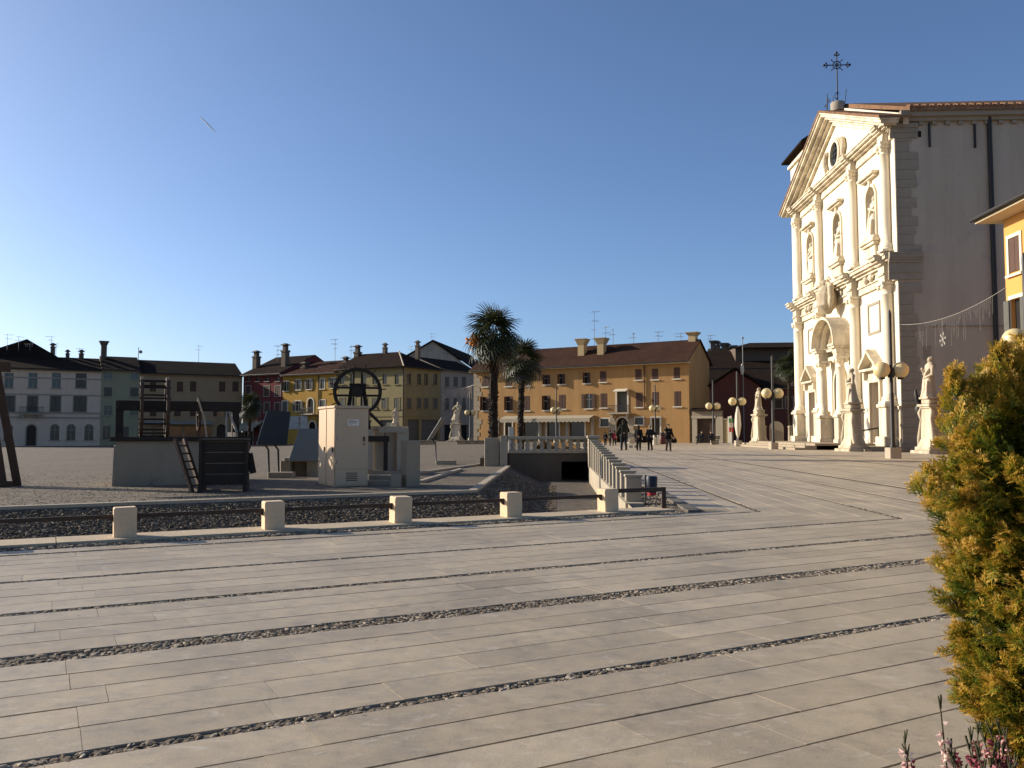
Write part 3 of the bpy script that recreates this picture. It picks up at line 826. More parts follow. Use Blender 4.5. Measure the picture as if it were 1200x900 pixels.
# oculus and broken arc hood in the pediment
mb = MB(); mb.arch(CC, 23.25, 0.95, 1.22, -.22, -.003, 0, 2 * math.pi, 24); mb.arch(CC, 23.25, 1.221, 1.34, -.12, -.003, 0, 2 * math.pi, 24)
oc = mb.build('oculus', 'churchtrim', ch)
mb = MB(); mb.arch(CC, 23.25, .0, 0.95, -.05, -.002, 0, 2 * math.pi, 24); mb.build('pane', 'glass', oc)
mb = MB(); mb.bar((CC, -.09, 22.3), (CC, -.09, 24.2), .07); mb.bar((CC - .95, -.09, 23.25), (CC + .95, -.09, 23.25), .07)
mb.arch(CC, 23.25, .45, .53, -.11, -.06, 0, 2 * math.pi, 18); mb.build('grille', 'iron', oc)
for s in (-1, 1):
    mb = MB(); mb.path([(CC + s * 1.8, -.1, 24.0), (CC + s * 2.2, -.2, 23.7), (CC + s * 2.3, -.22, 23.1), (CC + s * 2.0, -.2, 22.7), (CC + s * 2.25, -.15, 22.35)], [.08, .17, .2, .18, .06], 8)
    mb.ball((CC + s * 1.95, -.2, 23.85), .17, 8, 6); mb.build('carved_scroll', 'churchtrim', ch)
# niches
npo = [('raise', 3), ('cross', 8), ('hold', 5)]
for i, x in enumerate(NX):
    mb = MB(); vs = []; n = 10
    zs = [14.9 + k * (17.65 - 14.9) / 4 for k in range(5)]
    for z in zs:
        for j in range(n + 1): t = math.pi * j / n; vs.append((x + .85 * math.cos(t), .02 + .72 * math.sin(t), z))
    for k in range(1, 6):
        a = math.pi / 2 * k / 5
        for j in range(n + 1): t = math.pi * j / n; vs.append((x + .85 * math.cos(t) * math.cos(a), .02 + .72 * math.sin(t) * math.cos(a), 17.65 + .85 * math.sin(a)))
    mb.add(vs, [(r_*(n+1)+j, r_*(n+1)+j+1, (r_+1)*(n+1)+j+1, (r_+1)*(n+1)+j) for r_ in range(9) for j in range(n)], True)
    nc = mb.build('niche', 'churchtrim', ch)
    mb = MB(); mb.arch(x, 17.65, .86, 1.06, -.12, -.003); mb.box(x - 1.06, x - .86, -.12, -.003, 14.9, 17.65); mb.box(x + .86, x + 1.06, -.12, -.003, 14.9, 17.65); mb.build('surround', 'churchtrim', nc)
    mb = MB(); mb.box(x - 1.35, x + 1.35, -.5, -.003, 14.45, 14.65); mb.box(x - 1.2, x + 1.2, -.38, -.003, 14.25, 14.448); mb.box(x - 1.0, x + 1.0, -.2, -.003, 13.5, 14.248); mb.box(x - 1.15, x + 1.15, -.36, -.003, 14.652, 14.88); mb.build('sill', 'churchtrim', nc)
    mb = MB(); mb.box(x - 1.3, x + 1.3, -.3, -.003, 19.0, 19.14); mb.box(x - 1.45, x + 1.45, -.5, -.003, 19.142, 19.32); mb.box(x - .12, x + .12, -.2, -.003, 18.5, 19.0); mb.build('hood', 'churchtrim', nc)
    mb = MB()
    p = FC.w(x, .18, 14.97)
    statue('niche_statue', p, FC.a, 2.85, npo[i][1], npo[i][0], 'stone saint statue in the ' + ('far', 'middle', 'near')[i] + ' upper niche of the church front', 'saints in the upper niches', 'churchtrim')
# lower tablets
for x in (4.2, 18.6):
    mb = MB(); mb.box(x - 1.15, x + 1.15, -.07, -.003, 8.1, 8.28); mb.box(x - 1.15, x + 1.15, -.07, -.003, 10.12, 10.3); mb.box(x - 1.15, x - .97, -.07, -.003, 8.282, 10.118); mb.box(x + .97, x + 1.15, -.07, -.003, 8.282, 10.118)
    mb.build('tablet_frame', 'quoin', ch)
# side doors with little pediments
for x in (4.2, 18.6):
    mb = MB(); mb.box(x - 1.15, x - .86, -.18, -.003, .5, 4.7); mb.box(x + .86, x + 1.15, -.18, -.003, .5, 4.7); mb.box(x - 1.15, x + 1.15, -.2, -.003, 4.702, 5.05); mb.box(x - 1.2, x + 1.2, -.16, -.003, 5.052, 5.5)
    mb.box(x - 1.5, x + 1.5, -.62, -.003, 5.502, 5.66); mb.box(x - 1.4, x - 1.1, -.45, -.003, 4.9, 5.5); mb.box(x + 1.1, x + 1.4, -.45, -.003, 4.9, 5.5)
    for s in (-1, 1): mb.prism([(x + s * 1.55, 5.662), (x, 6.75), (x, 7.02), (x + s * 1.6, 5.9)], -.68, -.003)
    d = mb.build('side_portal', 'churchtrim', ch)
    MB().box(x - .84, x + .84, .55, .62, .5, 4.69).build('door', 'churchdoor', d)
    mb = MB()
    for k in range(4): mb.box(x - .7 + (k % 2) * .75, x - .05 + (k % 2) * .75, .52, .55, .8 + (k // 2) * 1.9, 2.5 + (k // 2) * 1.9)
    mb.build('door_panel', 'churchdoor', d)
# main portal
mb = MB()
for s in (-1, 1):
    x = CC + s * 2.15
    mb.cbox(x - .52, x + .52, -1.25, -.003, .3, .7, .03); mb.cbox(x - .45, x + .45, -1.17, -.003, .7, 2.35, .03); mb.cbox(x - .55, x + .55, -1.27, -.003, 2.35, 2.55, .04)
    mb.box(x - .42, x + .42, -1.15, -.003, 6.9, 7.25); mb.box(x - .45, x + .45, -1.2, -.003, 7.252, 7.6); mb.box(x - .6, x + .6, -1.4, -.003, 7.602, 7.78); mb.box(x - .7, x + .7, -1.5, -.003, 7.782, 7.95)
mb.box(CC - 2.6, CC + 2.6, -.5, -.003, 6.902, 7.2); mb.box(CC - 2.7, CC + 2.7, -.7, -.003, 7.602, 7.78)
mb.arch(CC, 7.95, 2.42, 2.62, -.8, -.003, 0, math.pi, 18, .8); mb.arch(CC, 7.95, 2.622, 2.85, -1.5, -.003, 0, math.pi, 18, .8); mb.arch(CC, 7.95, 2.0, 2.2, -.3, -.003, 0, math.pi, 16, .8)
mb.arch(CC, 4.95, 1.26, 1.55, -.16, -.003); mb.box(CC - 1.55, CC - 1.26, -.16, -.003, .5, 4.95); mb.box(CC + 1.26, CC + 1.55, -.16, -.003, .5, 4.95); mb.box(CC - .2, CC + .2, -.35, -.003, 6.15, 6.88)
por = mb.build('main_portal', 'churchtrim', ch)
pcol = column_mesh(4.35, .34)
for s in (-1, 1): link(pcol, 'column', 'church', por, (CC + s * 2.15, -.75, 2.6))
MB().box(CC - 1.24, CC + 1.24, .55, .65, .5, 4.9).build('door', 'churchdoor', por)
mb = MB(); mb.box(CC - 1.24, CC + 1.24, .6, .66, 4.95, 6.2); mb.build('fanlight', 'glass', por)
mb = MB(); mb.bar((CC, .5, .5), (CC, .5, 4.9), .08)
for k in range(6): mb.box(CC - 1.05 + (k % 2) * 1.15, CC - .15 + (k % 2) * 1.15, .50, .55, .8 + (k // 2) * 1.36, 1.9 + (k // 2) * 1.36)
mb.build('door_panel', 'churchdoor', por)
# carved crest with figure over the portal
mb = MB(); mb.path([(CC, -.85, 10.5), (CC, -1.0, 11.2), (CC, -1.0, 12.0), (CC, -.9, 12.7)], [.2, .75, .8, .35], 12)
mb.ball((CC, -1.25, 11.5), .55, 12, 8, (1, .45, 1.3)); mb.ball((CC, -1.1, 12.95), .3, 10, 8)
for s in (-1, 1):
    mb.path([(CC + s*.5, -.95, 12.9), (CC + s*1.05, -1.0, 12.5), (CC + s*1.0, -.95, 11.6), (CC + s*.65, -.95, 10.9)], [.14, .26, .24, .1], 8); mb.path([(CC + s*.3, -1.0, 12.8), (CC + s*.8, -1.1, 13.25), (CC + s*1.2, -1.0, 13.0)], [.12, .17, .07], 7)
remesh(mb.build('carved_crest', 'statue', ch), .05, 2)
for x in (3.7, 4.7, 18.1, 19.1):
    mb = MB(); mb.ball((x, -.35, 11.95), .26, 10, 7, (1, .8, 1)); mb.path([(x - .4, -.3, 12.15), (x, -.32, 11.75), (x + .4, -.3, 12.15)], [.05, .13, .05], 6); mb.build('carved_rosette', 'churchtrim', ch)
# nave side, eaves, roof
DEP = 46.0
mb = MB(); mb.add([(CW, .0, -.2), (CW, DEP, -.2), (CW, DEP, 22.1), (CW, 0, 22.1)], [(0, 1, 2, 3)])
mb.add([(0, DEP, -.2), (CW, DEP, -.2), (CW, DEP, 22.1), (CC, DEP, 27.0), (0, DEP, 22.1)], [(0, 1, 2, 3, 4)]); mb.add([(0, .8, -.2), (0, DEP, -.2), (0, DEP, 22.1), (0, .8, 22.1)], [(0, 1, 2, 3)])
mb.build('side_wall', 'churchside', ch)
mb = MB(); mb.box(CW + .002, CW + .25, .3, DEP, 21.6, 21.85); mb.box(CW + .002, CW + .5, .3, DEP, 21.852, 22.25); mb.build('eaves', 'quoin', ch)
me = MB().box(0, .2, -.14, .14, 0, .22).mesh('bracket')
for i in range(44): link(me, 'bracket', 'quoin', ch, (CW + .004, 1.7 + i * .85, 21.36))
mb = MB()
for s in (-1, 1):
    xe = CC + s * (CC + .65)
    mb.hexa([(xe, .8, 22.15), (xe, DEP + .5, 22.15), (CC, DEP + .5, 27.0), (CC, .8, 27.0)], [(xe, .8, 22.4), (xe, DEP + .5, 22.4), (CC, DEP + .5, 27.35), (CC, .8, 27.35)])
rf = mb.build('roof', 'rooftan', ch)
MB().prism([(-.3, 21.4), (CW + .3, 21.4), (CW + .3, 22.1), (CC, 27.0), (-.3, 22.1)], .5, .85).build('gable_parapet', 'church', ch)
mb = MB(); rt_ = random.Random(2)
for i in range(90): mb.path([(CW + .70, .9 + i * .5, 22.39), (CW + .1, .9 + i * .5, 22.68)], .13, 6)
tag(mb.build('eaves_tiles', 'rooftan', rf), kind='stuff')
# quoins
rq = random.Random(9); z = -.05
while z < 20.6:
    h = rq.uniform(.38, .75); w = rq.choice((1.0, 1.3, 1.55)) * rq.uniform(.9, 1.08)
    if not (11.0 < z + h / 2 < 13.1):
        MB().cbox(0, .035 + rq.uniform(0, .02), -.0, w, .006, h - .006, .01).build('quoin_stone', 'quoin', ch, (CW + .002, .02, z))
    z += h
mb = MB(); z = 11.15
for h, p in ENT1: mb.box(CW + .003, CW + .05 + p * .35, -.6, 1.55, z, z + h - .002); z += h
for h, p in [(.35, .1), (.3, .2), (.3, .35)]: mb.box(CW + .003, CW + .05 + p * .5, -.3, 1.5, z + 7.6, z + 7.6 + h - .002); z += h
mb.box(CW + .003, CW + .07, 0.1, DEP, 8.05, 8.12); mb.box(CW + .003, CW + .16, 0, DEP, 3.0, 3.2); mb.build('side_string_course', 'quoin', ch)
mb = MB(); mb.path([(CW + .15, 6.05, 21.8), (CW + .15, 6.05, 0)], .15, 10); mb.build('downpipe', 'iron', ch)
for y, z0, z1 in ((2.25, 19.9, 21.5), (5.15, 19.8, 21.5)): MB().bar((CW + .08, y, z0), (CW + .08, y, z1), .09, .12).build('tie_bar', 'iron', ch)
MB().box(CW + .003, CW + .02, 1.35, 1.75, 20.6, 21.0).build('wall_opening', 'dark', ch)
for y, z in ((1.5, 5.9), (1.5, 6.4)): MB().box(CW + .003, CW + .045, y, y + .45, z, z + .42).build('wall_stone', 'quoin', ch)
# cross and bell turret
mb = MB(); mb.lathe(CC, .2, [(.55, 26.7), (.55, 27.4), (.48, 27.45), (.3, 27.5)], 14); mb.build('cross_plinth', 'quoin', ch)
mb = MB(); z0 = 27.5; zc = 30.5; cy = .2
mb.tube((CC, cy, z0), (CC, cy, 31.5), .05); mb.tube((CC, cy - 1.0, zc), (CC, cy + 1.0, zc), .045)
for dy, dz in ((1, 0), (-1, 0), (0, 1)):
    ey, ez = cy + dy * 1.0, zc + dz * 1.0
    for q in (-1, 1):
        g = (CC, ey - dy*.16 + dz*q*.17, ez - dz*.16 + dy*q*.17); mb.tube((CC, ey - dy*.3, ez - dz*.3), g, .03); mb.ball(g, .075, 6, 5)
    mb.ball((CC, ey, ez), .11, 8, 6)
for k in range(16):
    a0, a1 = 2*math.pi*k/16, 2*math.pi*(k+1)/16; mb.tube((CC, cy + .32*math.cos(a0), zc + .32*math.sin(a0)), (CC, cy + .32*math.cos(a1), zc + .32*math.sin(a1)), .035)
for k in range(4):
    a0 = k*math.pi/2 + math.pi/4; mb.tube((CC, cy + .1*math.cos(a0), zc + .1*math.sin(a0)), (CC, cy + .58*math.cos(a0), zc + .58*math.sin(a0)), .028); mb.ball((CC, cy + .58*math.cos(a0), zc + .58*math.sin(a0)), .06, 6, 5)
mb.path([(CC, cy - .05, 27.7), (CC, cy - .28, 28.0), (CC, cy, 28.35), (CC, cy + .25, 28.0), (CC, cy, 28.7)], .035, 6); mb.tube((CC, cy + .55, 27.3), (CC, cy + .7, 28.5), .03); mb.tube((CC, cy - .35, 27.3), (CC, cy - .35, 27.9), .03); mb.build('roof_cross', 'iron', ch)
TX, TY = -11.0, 2.6
mb = MB(); mb.box(TX, TX + 6, TY, TY + 6, 0, 29.9); mb.box(TX - .25, TX + 6.25, TY - .25, TY + 6.25, 29.0, 29.3)
tw = mb.build('bell_tower', 'church', ch)
mb = MB(); e = .75; zt = 29.905
mb.add([(TX-e, TY-e, zt), (TX+6+e, TY-e, zt), (TX+6+e, TY+6+e, zt), (TX-e, TY+6+e, zt), (TX+3, TY+3, zt + 3.0)], [(3,2,1,0),(0,1,4),(1,2,4),(2,3,4),(3,0,4)]); mb.box(TX-e, TX+6+e, TY-e, TY+6+e, zt - .2, zt - .002); mb.build('roof', 'roof', tw)
mb = MB(); c = (TX + 3, TY + 3); mb.tube((c[0], c[1], zt + 2.9), (c[0], c[1], zt + 6.0), .05); mb.tube((c[0] - .9, c[1], zt + 5.0), (c[0] + .9, c[1], zt + 5.0), .05); mb.tube((c[0] - .4, c[1], zt + 4.6), (c[0] + .4, c[1], zt + 5.4), .03); mb.build('cross', 'iron', tw)
mb = MB(); mb.box(TX + 1.2, TX + 1.25 + 1.1, TY - .03, TY - .002, 25.6, 27.6); mb.arch(TX + 1.775, 27.6, 0, .55, -.03 + TY, TY - .002); mb.build('belfry_opening', 'dark', tw)
# steps and terrace
mb = MB()
for k, (o_, z) in enumerate(((5.6, .15), (4.9, .3), (4.2, .45))): mb.box(-1.2 - o_ * .12, CW - 4.4, -o_, -.01 if k == 2 else -4.1, (k * .15), z)
mb.box(CW - 4.4, CW + .6, -2.2, -.01, 0, .30); mb.box(CW - 4.4, CW + .9, -2.7, -2.2, 0, .15)
mb.build('steps', 'conc', ch)
for i, (x, a, b) in enumerate(((19.9, .45, 1.4), (20.6, .45, 1.4))): MB().tube((x, -2.1, .3), (x, -2.1, 1.25), .035).tube((x, -2.1, 1.25), (x, -.4, 1.55), .035).tube((x, -.4, 0), (x, -.4, 1.55), .035).build('handrail', 'iron', ch)

# ------------------------------------------------------------------ pedestals with statues
def pedestal(px, Y, h, w, label, rz):
    p = P(px, 515, Y)
    e = empty('statue_pedestal', (p.x, p.y, 0), rz, label, 'pedestal', 'statue pedestals on the square')
    MB().cbox(-w*1.9, w*1.9, -w*1.9, w*1.9, -.1, .18, .03).cbox(-w*1.5, w*1.5, -w*1.5, w*1.5, .18, .38, .03).build('step', 'statue', e)
    mb = MB(); q = lambda r, z: [(-r, -r, z), (r, -r, z), (r, r, z), (-r, r, z)]
    mb.hexa(q(w*1.3, .38), q(w*.92, .85)); mb.hexa(q(w*.92, .85), q(w*.80, h - .55)); mb.build('shaft', 'statue', e)
    mb = MB(); mb.cbox(-w*1.0, w*1.0, -w*1.0, w*1.0, h - .55, h - .45, .02); mb.cbox(-w*1.22, w*1.22, -w*1.22, w*1.22, h - .45, h - .3, .03); mb.cbox(-w*.85, w*.85, -w*.85, w*.85, h - .3, h, .05); mb.build('cap', 'statue', e)
    for s in (-1, 1):
        mb = MB(); mb.path([(s*w*.95, -w*.8, h - .5), (s*w*1.2, -w*.8, h - .8), (s*w*.95, -w*.8, h - 1.2), (s*w*1.3, -w*.8, .9), (s*w*1.5, -w*.8, .5)], [.05, .14, .07, .16, .10], 7); mb.build('scroll', 'statue', e)
    return Vector((p.x, p.y, h))
sp = [(1000, 55.5, 3.05, .45, 'tall stone pedestal before the church portal carrying a robed figure', 1, 'cross', 2.25, 'robed stone saint on the pedestal before the church portal'),
      (1092, 49.5, 3.15, .44, 'tall stone pedestal at the church corner, nearest the orange bush', 4, 'raise', 2.35, 'robed stone saint with drapery on the pedestal at the church corner'),
      (890, 82.0, 3.3, .48, 'tall stone pedestal left of the church front in the sun', 7, 'hold', 2.15, 'slim robed stone saint standing left of the church front'),
      (535, 118.0, 2.9, .55, 'stone pedestal in the shaded far side of the square', 6, 'raise', 2.5, 'pale stone saint standing across the square before the cream building'),
      (463, 128.0, 2.6, .5, 'stone pedestal half hidden behind the white cabinet', 2, 'cross', 2.3, 'pale stone saint half hidden behind the white cabinet')]
for px, Y, h, w, lb, seed, pose, sh, sl in sp:
    rz = FC.a + .25 if px > 800 else R(-20)
    q = pedestal(px, Y, h, w, lb, rz)
    statue('stone_saint', q + Vector((0, 0, .07)), rz + random.Random(seed).uniform(-.4, .4), sh, seed + 10, pose, sl, 'saints on tall pedestals')
# folded dark iron torch stand against the church
p = P(1078, 515, 52.5)
e = empty('iron_torch', (p.x, p.y, 0), 0, 'slender black iron torch stand against the shaded church wall', 'torch')
MB().lathe(0, 0, [(.3, 0), (.3, .06), (.06, .12), (.06, 2.2), (.2, 2.35), (.26, 2.7), (.12, 3.0), (.1, 3.05)], 10).build('stand', 'iron', e)
for s in (-1, 1): MB().path([(s*.04, 0, 3.0), (s*.12, 0, 3.3), (s*.2, 0, 3.75), (s*.12, 0, 3.9)], [.1, .13, .08, .03], 7).build('prong', 'iron', e)
# stone stele between posts left of the church steps
p = P(910, 515, 83.5)
e = empty('stone_stele', (p.x, p.y, 0), FC.a + 1.2, 'round-topped stone stele flanked by short posts beside the church steps', 'stele')
mb = MB(); mb.box(-.65, .65, -.15, .15, 0, 1.7); mb.arch(0, 1.7, 0, .65, -.15, .15, 0, math.pi, 12); mb.build('slab', 'conc', e)
for x in (-1.1, 1.3): MB().lathe(x, -.2, [(.26, 0), (.26, .1), (.2, .15), (.18, 1.7), (.22, 1.75), (.22, 1.85), (.1, 1.9)], 12).build('post', 'concpale', e)

# ------------------------------------------------------------------ orange palace on the right
FO = Frame((22.4 + .05 * 42, 42.0), R(-92.9))
ob = empty('orange_palace', FO.w(0), FO.a, 'bright orange plastered palace with deep eaves at the right edge', 'building')
OW, OH = 17.0, 11.55
wl = [(xc, z0, z1) for xc in (.95, 3.6, 6.3, 9.0, 11.7, 14.4) for z0, z1 in ((9.0, 10.7), (5.7, 7.7))]
mb = MB(); mb.wall(OW, 0, OH + .2, [(x - .5, x + .5, a, b, False) for x, a, b in wl] + [(x - .9, x + .9, 0, 3.2, True) for x in (1.8, 5, 8.2, 11.4, 14.6)], .35)
mb.add([(0, 0, 0), (0, 11, 0), (0, 11, OH), (0, 0, OH)], [(0, 1, 2, 3)]); mb.add([(OW, 0, 0), (OW, 11, 0), (OW, 11, OH), (OW, 0, OH)], [(0, 1, 2, 3)]); mb.add([(0, 11, 0), (OW, 11, 0), (OW, 11, OH), (0, 11, OH)], [(0, 1, 2, 3)])
mb.build('wall', 'orange_near', ob)
mb = MB(); mb.box(-.02, OW, -.06, -.003, 4.1, 4.3); mb.box(-.05, OW, -.05, -.003, 0, .8); mb.build('string_course', 'white', ob)
for x, a, b in wl:
    mb = MB(); mb.box(x - .68, x - .5, -.06, -.003, a - .15, b + .18); mb.box(x + .5, x + .68, -.06, -.003, a - .15, b + .18); mb.box(x - .5, x + .5, -.06, -.003, b, b + .18); mb.box(x - .72, x + .72, -.14, -.061, a - .22, a - .1)
    w_ = mb.build('window', 'white', ob)
    MB().box(x - .5, x + .5, .2, .25, a, b).build('pane', 'glass', w_)
    if b > 9:
        for s in (-1, 1): MB().cbox(x + (0.01 if s > 0 else -.49), x + (.49 if s > 0 else -.01), -.02, .03, a + .02, b - .02, .01).build('shutter', 'shutter', w_)
    else:
        for s in (-1, 1): MB().bar((x + s * .5, -.02, a), (x + s * .5, -.02, a + .001), .01).cbox(x + s * .75 - .24, x + s * .75 + .24, -.13, -.08, a + .02, b - .02, .01).build('shutter', 'shutterg', w_)
mb = MB(); mb.box(-.7, OW, -1.05, 11.5, OH + .2, OH + .32); sf = mb.build('soffit', 'soffit', ob)
mb = MB(); mb.hexa([(-.75, -1.1, OH + .322), (OW, -1.2, OH + .322), (OW, 5.5, OH + 2.2), (4, 5.5, OH + 2.2)], [(-.75, -1.1, OH + .55), (OW, -1.2, OH + .55), (OW, 5.5, OH + 2.5), (4, 5.5, OH + 2.5)])
mb.add([(-.75, -1.1, OH + .55), (4, 5.5, OH + 2.5), (-.95, 12, OH + .55)], [(0, 1, 2)]); mb.build('roof', 'roof', ob)
MB().path([(-.8, -1.18, OH + .40), (OW, -1.18, OH + .40)], .11, 8).build('gutter', 'iron', ob)
MB().box(.1, 2.6, .32, .35, 0, 3.2).build('shop_window', 'glass', ob)
mb = MB(); mb.box(.3, 16, .36, .4, 0, 3.3); mb.build('interior', 'dark', ob)
mb = MB(); mb.hexa([(.3, -.05, 3.75), (4.5, -.05, 3.75), (4.5, -1.3, 3.2), (.3, -1.3, 3.2)], [(.3, -.05, 3.8), (4.5, -.05, 3.8), (4.5, -1.3, 3.25), (.3, -1.3, 3.25)]); mb.build('awning', surf('maroon_awning', (.16, .03, .025), .8, .1, 2, 20, 0), ob)
c = FO.w(1.9, 4.2, 0); MB().box(2.4, 3.2, 3.6, 4.4, OH + 1, OH + 3.1).box(2.25, 3.35, 3.45, 4.55, OH + 3.1, OH + 3.35).build('chimney', 'orange_near', ob)

# icicle light string between church corner and palace
a = FC.w(CW + .1, .1, 8.2); b = FO.w(0.05, -.05, 8.35)
e = empty('icicle_light_string', a, 0, 'string of white icicle lights strung across the alley beside the church', 'light string')
cat = [Vector((0, 0, 0)).lerp(b - a, k / 24) + Vector((0, 0, -.9 * 4 * (k / 24) * (1 - k / 24) * .55)) for k in range(25)]
MB().path(cat, .013, 5).build('cable', 'icicle', e)
ri = random.Random(4); mb = MB()
for k in range(46):
    f = .20 + .72 * k / 46; i = int(f * 24); q = cat[i].lerp(cat[min(i + 1, 24)], f * 24 - i); ln = ri.choice((.35, .7, 1.0, 1.5)) * ri.uniform(.7, 1.2)
    mb.path([q, q + Vector((ri.uniform(-.04, .04), 0, -ln))], .0045, 4, False)
    for m_ in range(int(ln / .14)): mb.ball(q + Vector((ri.uniform(-.03, .03), 0, -.1 - m_ * .14)), .010, 5, 4)
tag(mb.build('icicles', 'icicle', e), kind='stuff')
def snowflake(mb, c, r, u):
    for k in range(3):
        a_ = k * math.pi / 3 + .2; d = u * math.cos(a_) + Vector((0, 0, 1)) * math.sin(a_)
        mb.path([c - d * r, c + d * r], r * .06, 5)
        for s in (-1, 1):
            q = c + d * (s * r * .65)
            for g in (-.6, .6):
                d2 = u * math.cos(a_ + g) + Vector((0, 0, 1)) * math.sin(a_ + g); mb.path([q, q + d2 * (s * r * .35)], r * .05, 5)
mb = MB(); q = cat[11] + Vector((0, 0, -1.2)); snowflake(mb, q, .42, (b - a).normalized()); mb.path([cat[11], q], .008, 4); mb.build('snowflake', 'icicle', e)
# ------------------------------------------------------------------ houses round the square
WCACHE = {}
def cached(key, fn):
    if key not in WCACHE: WCACHE[key] = fn()
    return WCACHE[key]
def window(b, x, z, w, h, style, sh='shutter', trim='white', y=0.0):
    """one window as a part (its stone surround) with pane, shutters and sill below it"""
    w = round(w * 20) / 20; h = round(h * 20) / 20
    tw = .14
    def sur():
        m = MB()
        if 'n' in style: m.box(-w/2 - .02, w/2 + .02, -.02, .0, -.02, .0)
        else:
            m.box(-w/2 - tw, -w/2, -.05, .10, -.02, h + tw); m.box(w/2, w/2 + tw, -.05, .10, -.02, h + tw); m.box(-w/2, w/2, -.05, .10, h, h + tw)
        return m.mesh('window')
    o = link(cached(('s', w, h, 'n' in style, trim), sur), 'window', trim, b, (x, y, z))
    link(cached(('l', w, trim), lambda: MB().box(-w/2 - .2, w/2 + .2, -.16, -.051, -.16, -.03).mesh('sill')), 'sill', trim, o)
    if 'c' not in style:
        link(cached(('p', w, h), lambda: MB().box(-w/2, w/2, .16, .2, 0, h).mesh('pane')), 'pane', 'glass', o)
        if 'b' not in style: link(cached(('f', w, h, trim), lambda: MB().box(-.035, .035, .10, .158, 0, h).box(-w/2, -.035, .10, .158, h * .62, h * .62 + .05).box(.035, w/2, .10, .158, h * .62, h * .62 + .05).mesh('casement')), 'casement', trim, o)
    def leaf():
        lw = w / 2 - .02; m = MB(); m.cbox(0, lw, -.03, .03, .02, h - .02, .008)
        for k in range(int(h / .16)): m.box(.06, lw - .06, -.045, -.031, .1 + k * .16, .19 + k * .16) if .19 + k * .16 < h - .05 else None
        return m.mesh('shutter')
    def put(xp, yp, rot):
        s = link(cached(('h', w, h, sh), leaf), 'shutter', sh, o, (xp, yp, 0)); s.rotation_euler = (0, 0, rot)
    if 'c' in style: put(-w/2 + .005, .02, 0); put(.015, .02, 0)
    if 'o' in style: put(-w - .01, -.10, 0); put(w/2 + .03, -.10, 0)
    if 'a' in style: put(-w/2, -.04, -math.pi/2 + .12); put(.015, .02, 0)
    if 'e' in style: put(-w/2, -.04, -math.pi/2 - .5); put(w/2, -.04, -math.pi/2 + .5)
    return o

def house(name, label, fr, t0, t1, H, D, wall, roof, wins=(), rise=2.4, over=.7, z0=-1.2, sh='shutter', trim='white', gable=(True, True), soffit='soffit', doors=(), group=None, cat='house', sx=0.0, side_wins=()):
    """wins: (x, z, w, h, style); doors: (x, w, h, arch, mat, z)"""
    W = t1 - t0
    b = empty(name, fr.w(t0), fr.a, label, cat, group)
    ops = [(x - w/2, x + w/2, z, z + h, 'r' in st) for x, z, w, h, st in wins] + [(x - w/2, x + w/2, dz, dz + h, ar) for x, w, h, ar, _, dz in doors]
    ops = [tuple(round(v, 3) if not isinstance(v, bool) else v for v in o) for o in ops]
    m = MB(); m.wall(W, z0, H, ops, .3)
    m.add([(0, 0, z0), (0, D, z0), (0, D, H), (0, 0, H)], [(0, 1, 2, 3)]); m.add([(0, D, z0), (W, D, z0), (W, D, H), (0, D, H)], [(0, 1, 2, 3)])
    m.add([(W, 0, z0), (W, D, z0), (W, D, H), (W, 0, H)], [(0, 1, 2, 3)])
    m.add([(0, 0, H), (0, D, H), (0, D/2, H + rise)], [(0, 1, 2)]); m.add([(W, 0, H), (W, D, H), (W, D/2, H + rise)], [(0, 1, 2)])
    m.build('wall', wall, b)
    for x, z, w, h, st in wins: window(b, x, z, w, h, st, sh, trim)
    for x, w, h, ar, dm, dz in doors:
        tr = .2; f = MB()
        if ar: f.arch(x, dz + h - w/2, w/2, w/2 + tr, -.07, .1)
        else: f.box(x - w/2 - tr, x + w/2 + tr, -.07, .1, dz + h, dz + h + tr)
        hh = dz + h - (w/2 if ar else 0)
        f.box(x - w/2 - tr, x - w/2, -.07, .1, dz, hh); f.box(x + w/2, x + w/2 + tr, -.07, .1, dz, hh)
        d = f.build('doorway', trim, b)
        MB().box(x - w/2, x + w/2, .25, .3, dz, dz + h).build('door', dm, d)
    m = MB(); th = .16; k = rise / (D / 2)
    for s in (0, 1):
        ye = -over if s == 0 else D + over; ze = H - over * k
        m.hexa([(-sx, ye, ze), (W + sx, ye, ze), (W + sx, D/2, H + rise), (-sx, D/2, H + rise)], [(-sx, ye, ze + th), (W + sx, ye, ze + th), (W + sx, D/2, H + rise + th), (-sx, D/2, H + rise + th)])
    r = m.build('roof', roof, b)
    MB().box(-sx, W + sx, -over + .05, -.003, H - over * k - .14, H - over * k - .003).build('eaves', soffit, b)
    MB().path([(-sx, -over - .08, H - over * k + .02), (W + sx, -over - .08, H - over * k + .02)], .09, 6).build('gutter', 'iron', b)
    b['_r'] = 0; del b['_r']
    return b, r, (W, H, D, rise)
def chimney(r, x, y, z, h, w=.8, mat='chim', flare=True):
    m = MB(); m.box(x - w/2, x + w/2, y - w/2, y + w/2, z - 1.2, z + h * .62)
    q = lambda rr, zz: [(x - rr, y - rr, zz), (x + rr, y - rr, zz), (x + rr, y + rr, zz), (x - rr, y + rr, zz)]
    if flare: m.hexa(q(w * .5, z + h * .62), q(w * .85, z + h)); m.hexa(q(w * .88, z + h), q(w * .88, z + h + .08))
    else: m.box(x - w*.6, x + w*.6, y - w*.6, y + w*.6, z + h * .62, z + h * .72); m.box(x - w*.35, x + w*.35, y - w*.35, y + w*.35, z + h * .72, z + h); m.hexa(q(w * .75, z + h), q(w * .2, z + h + .35))
    return m.build('chimney', mat, r)
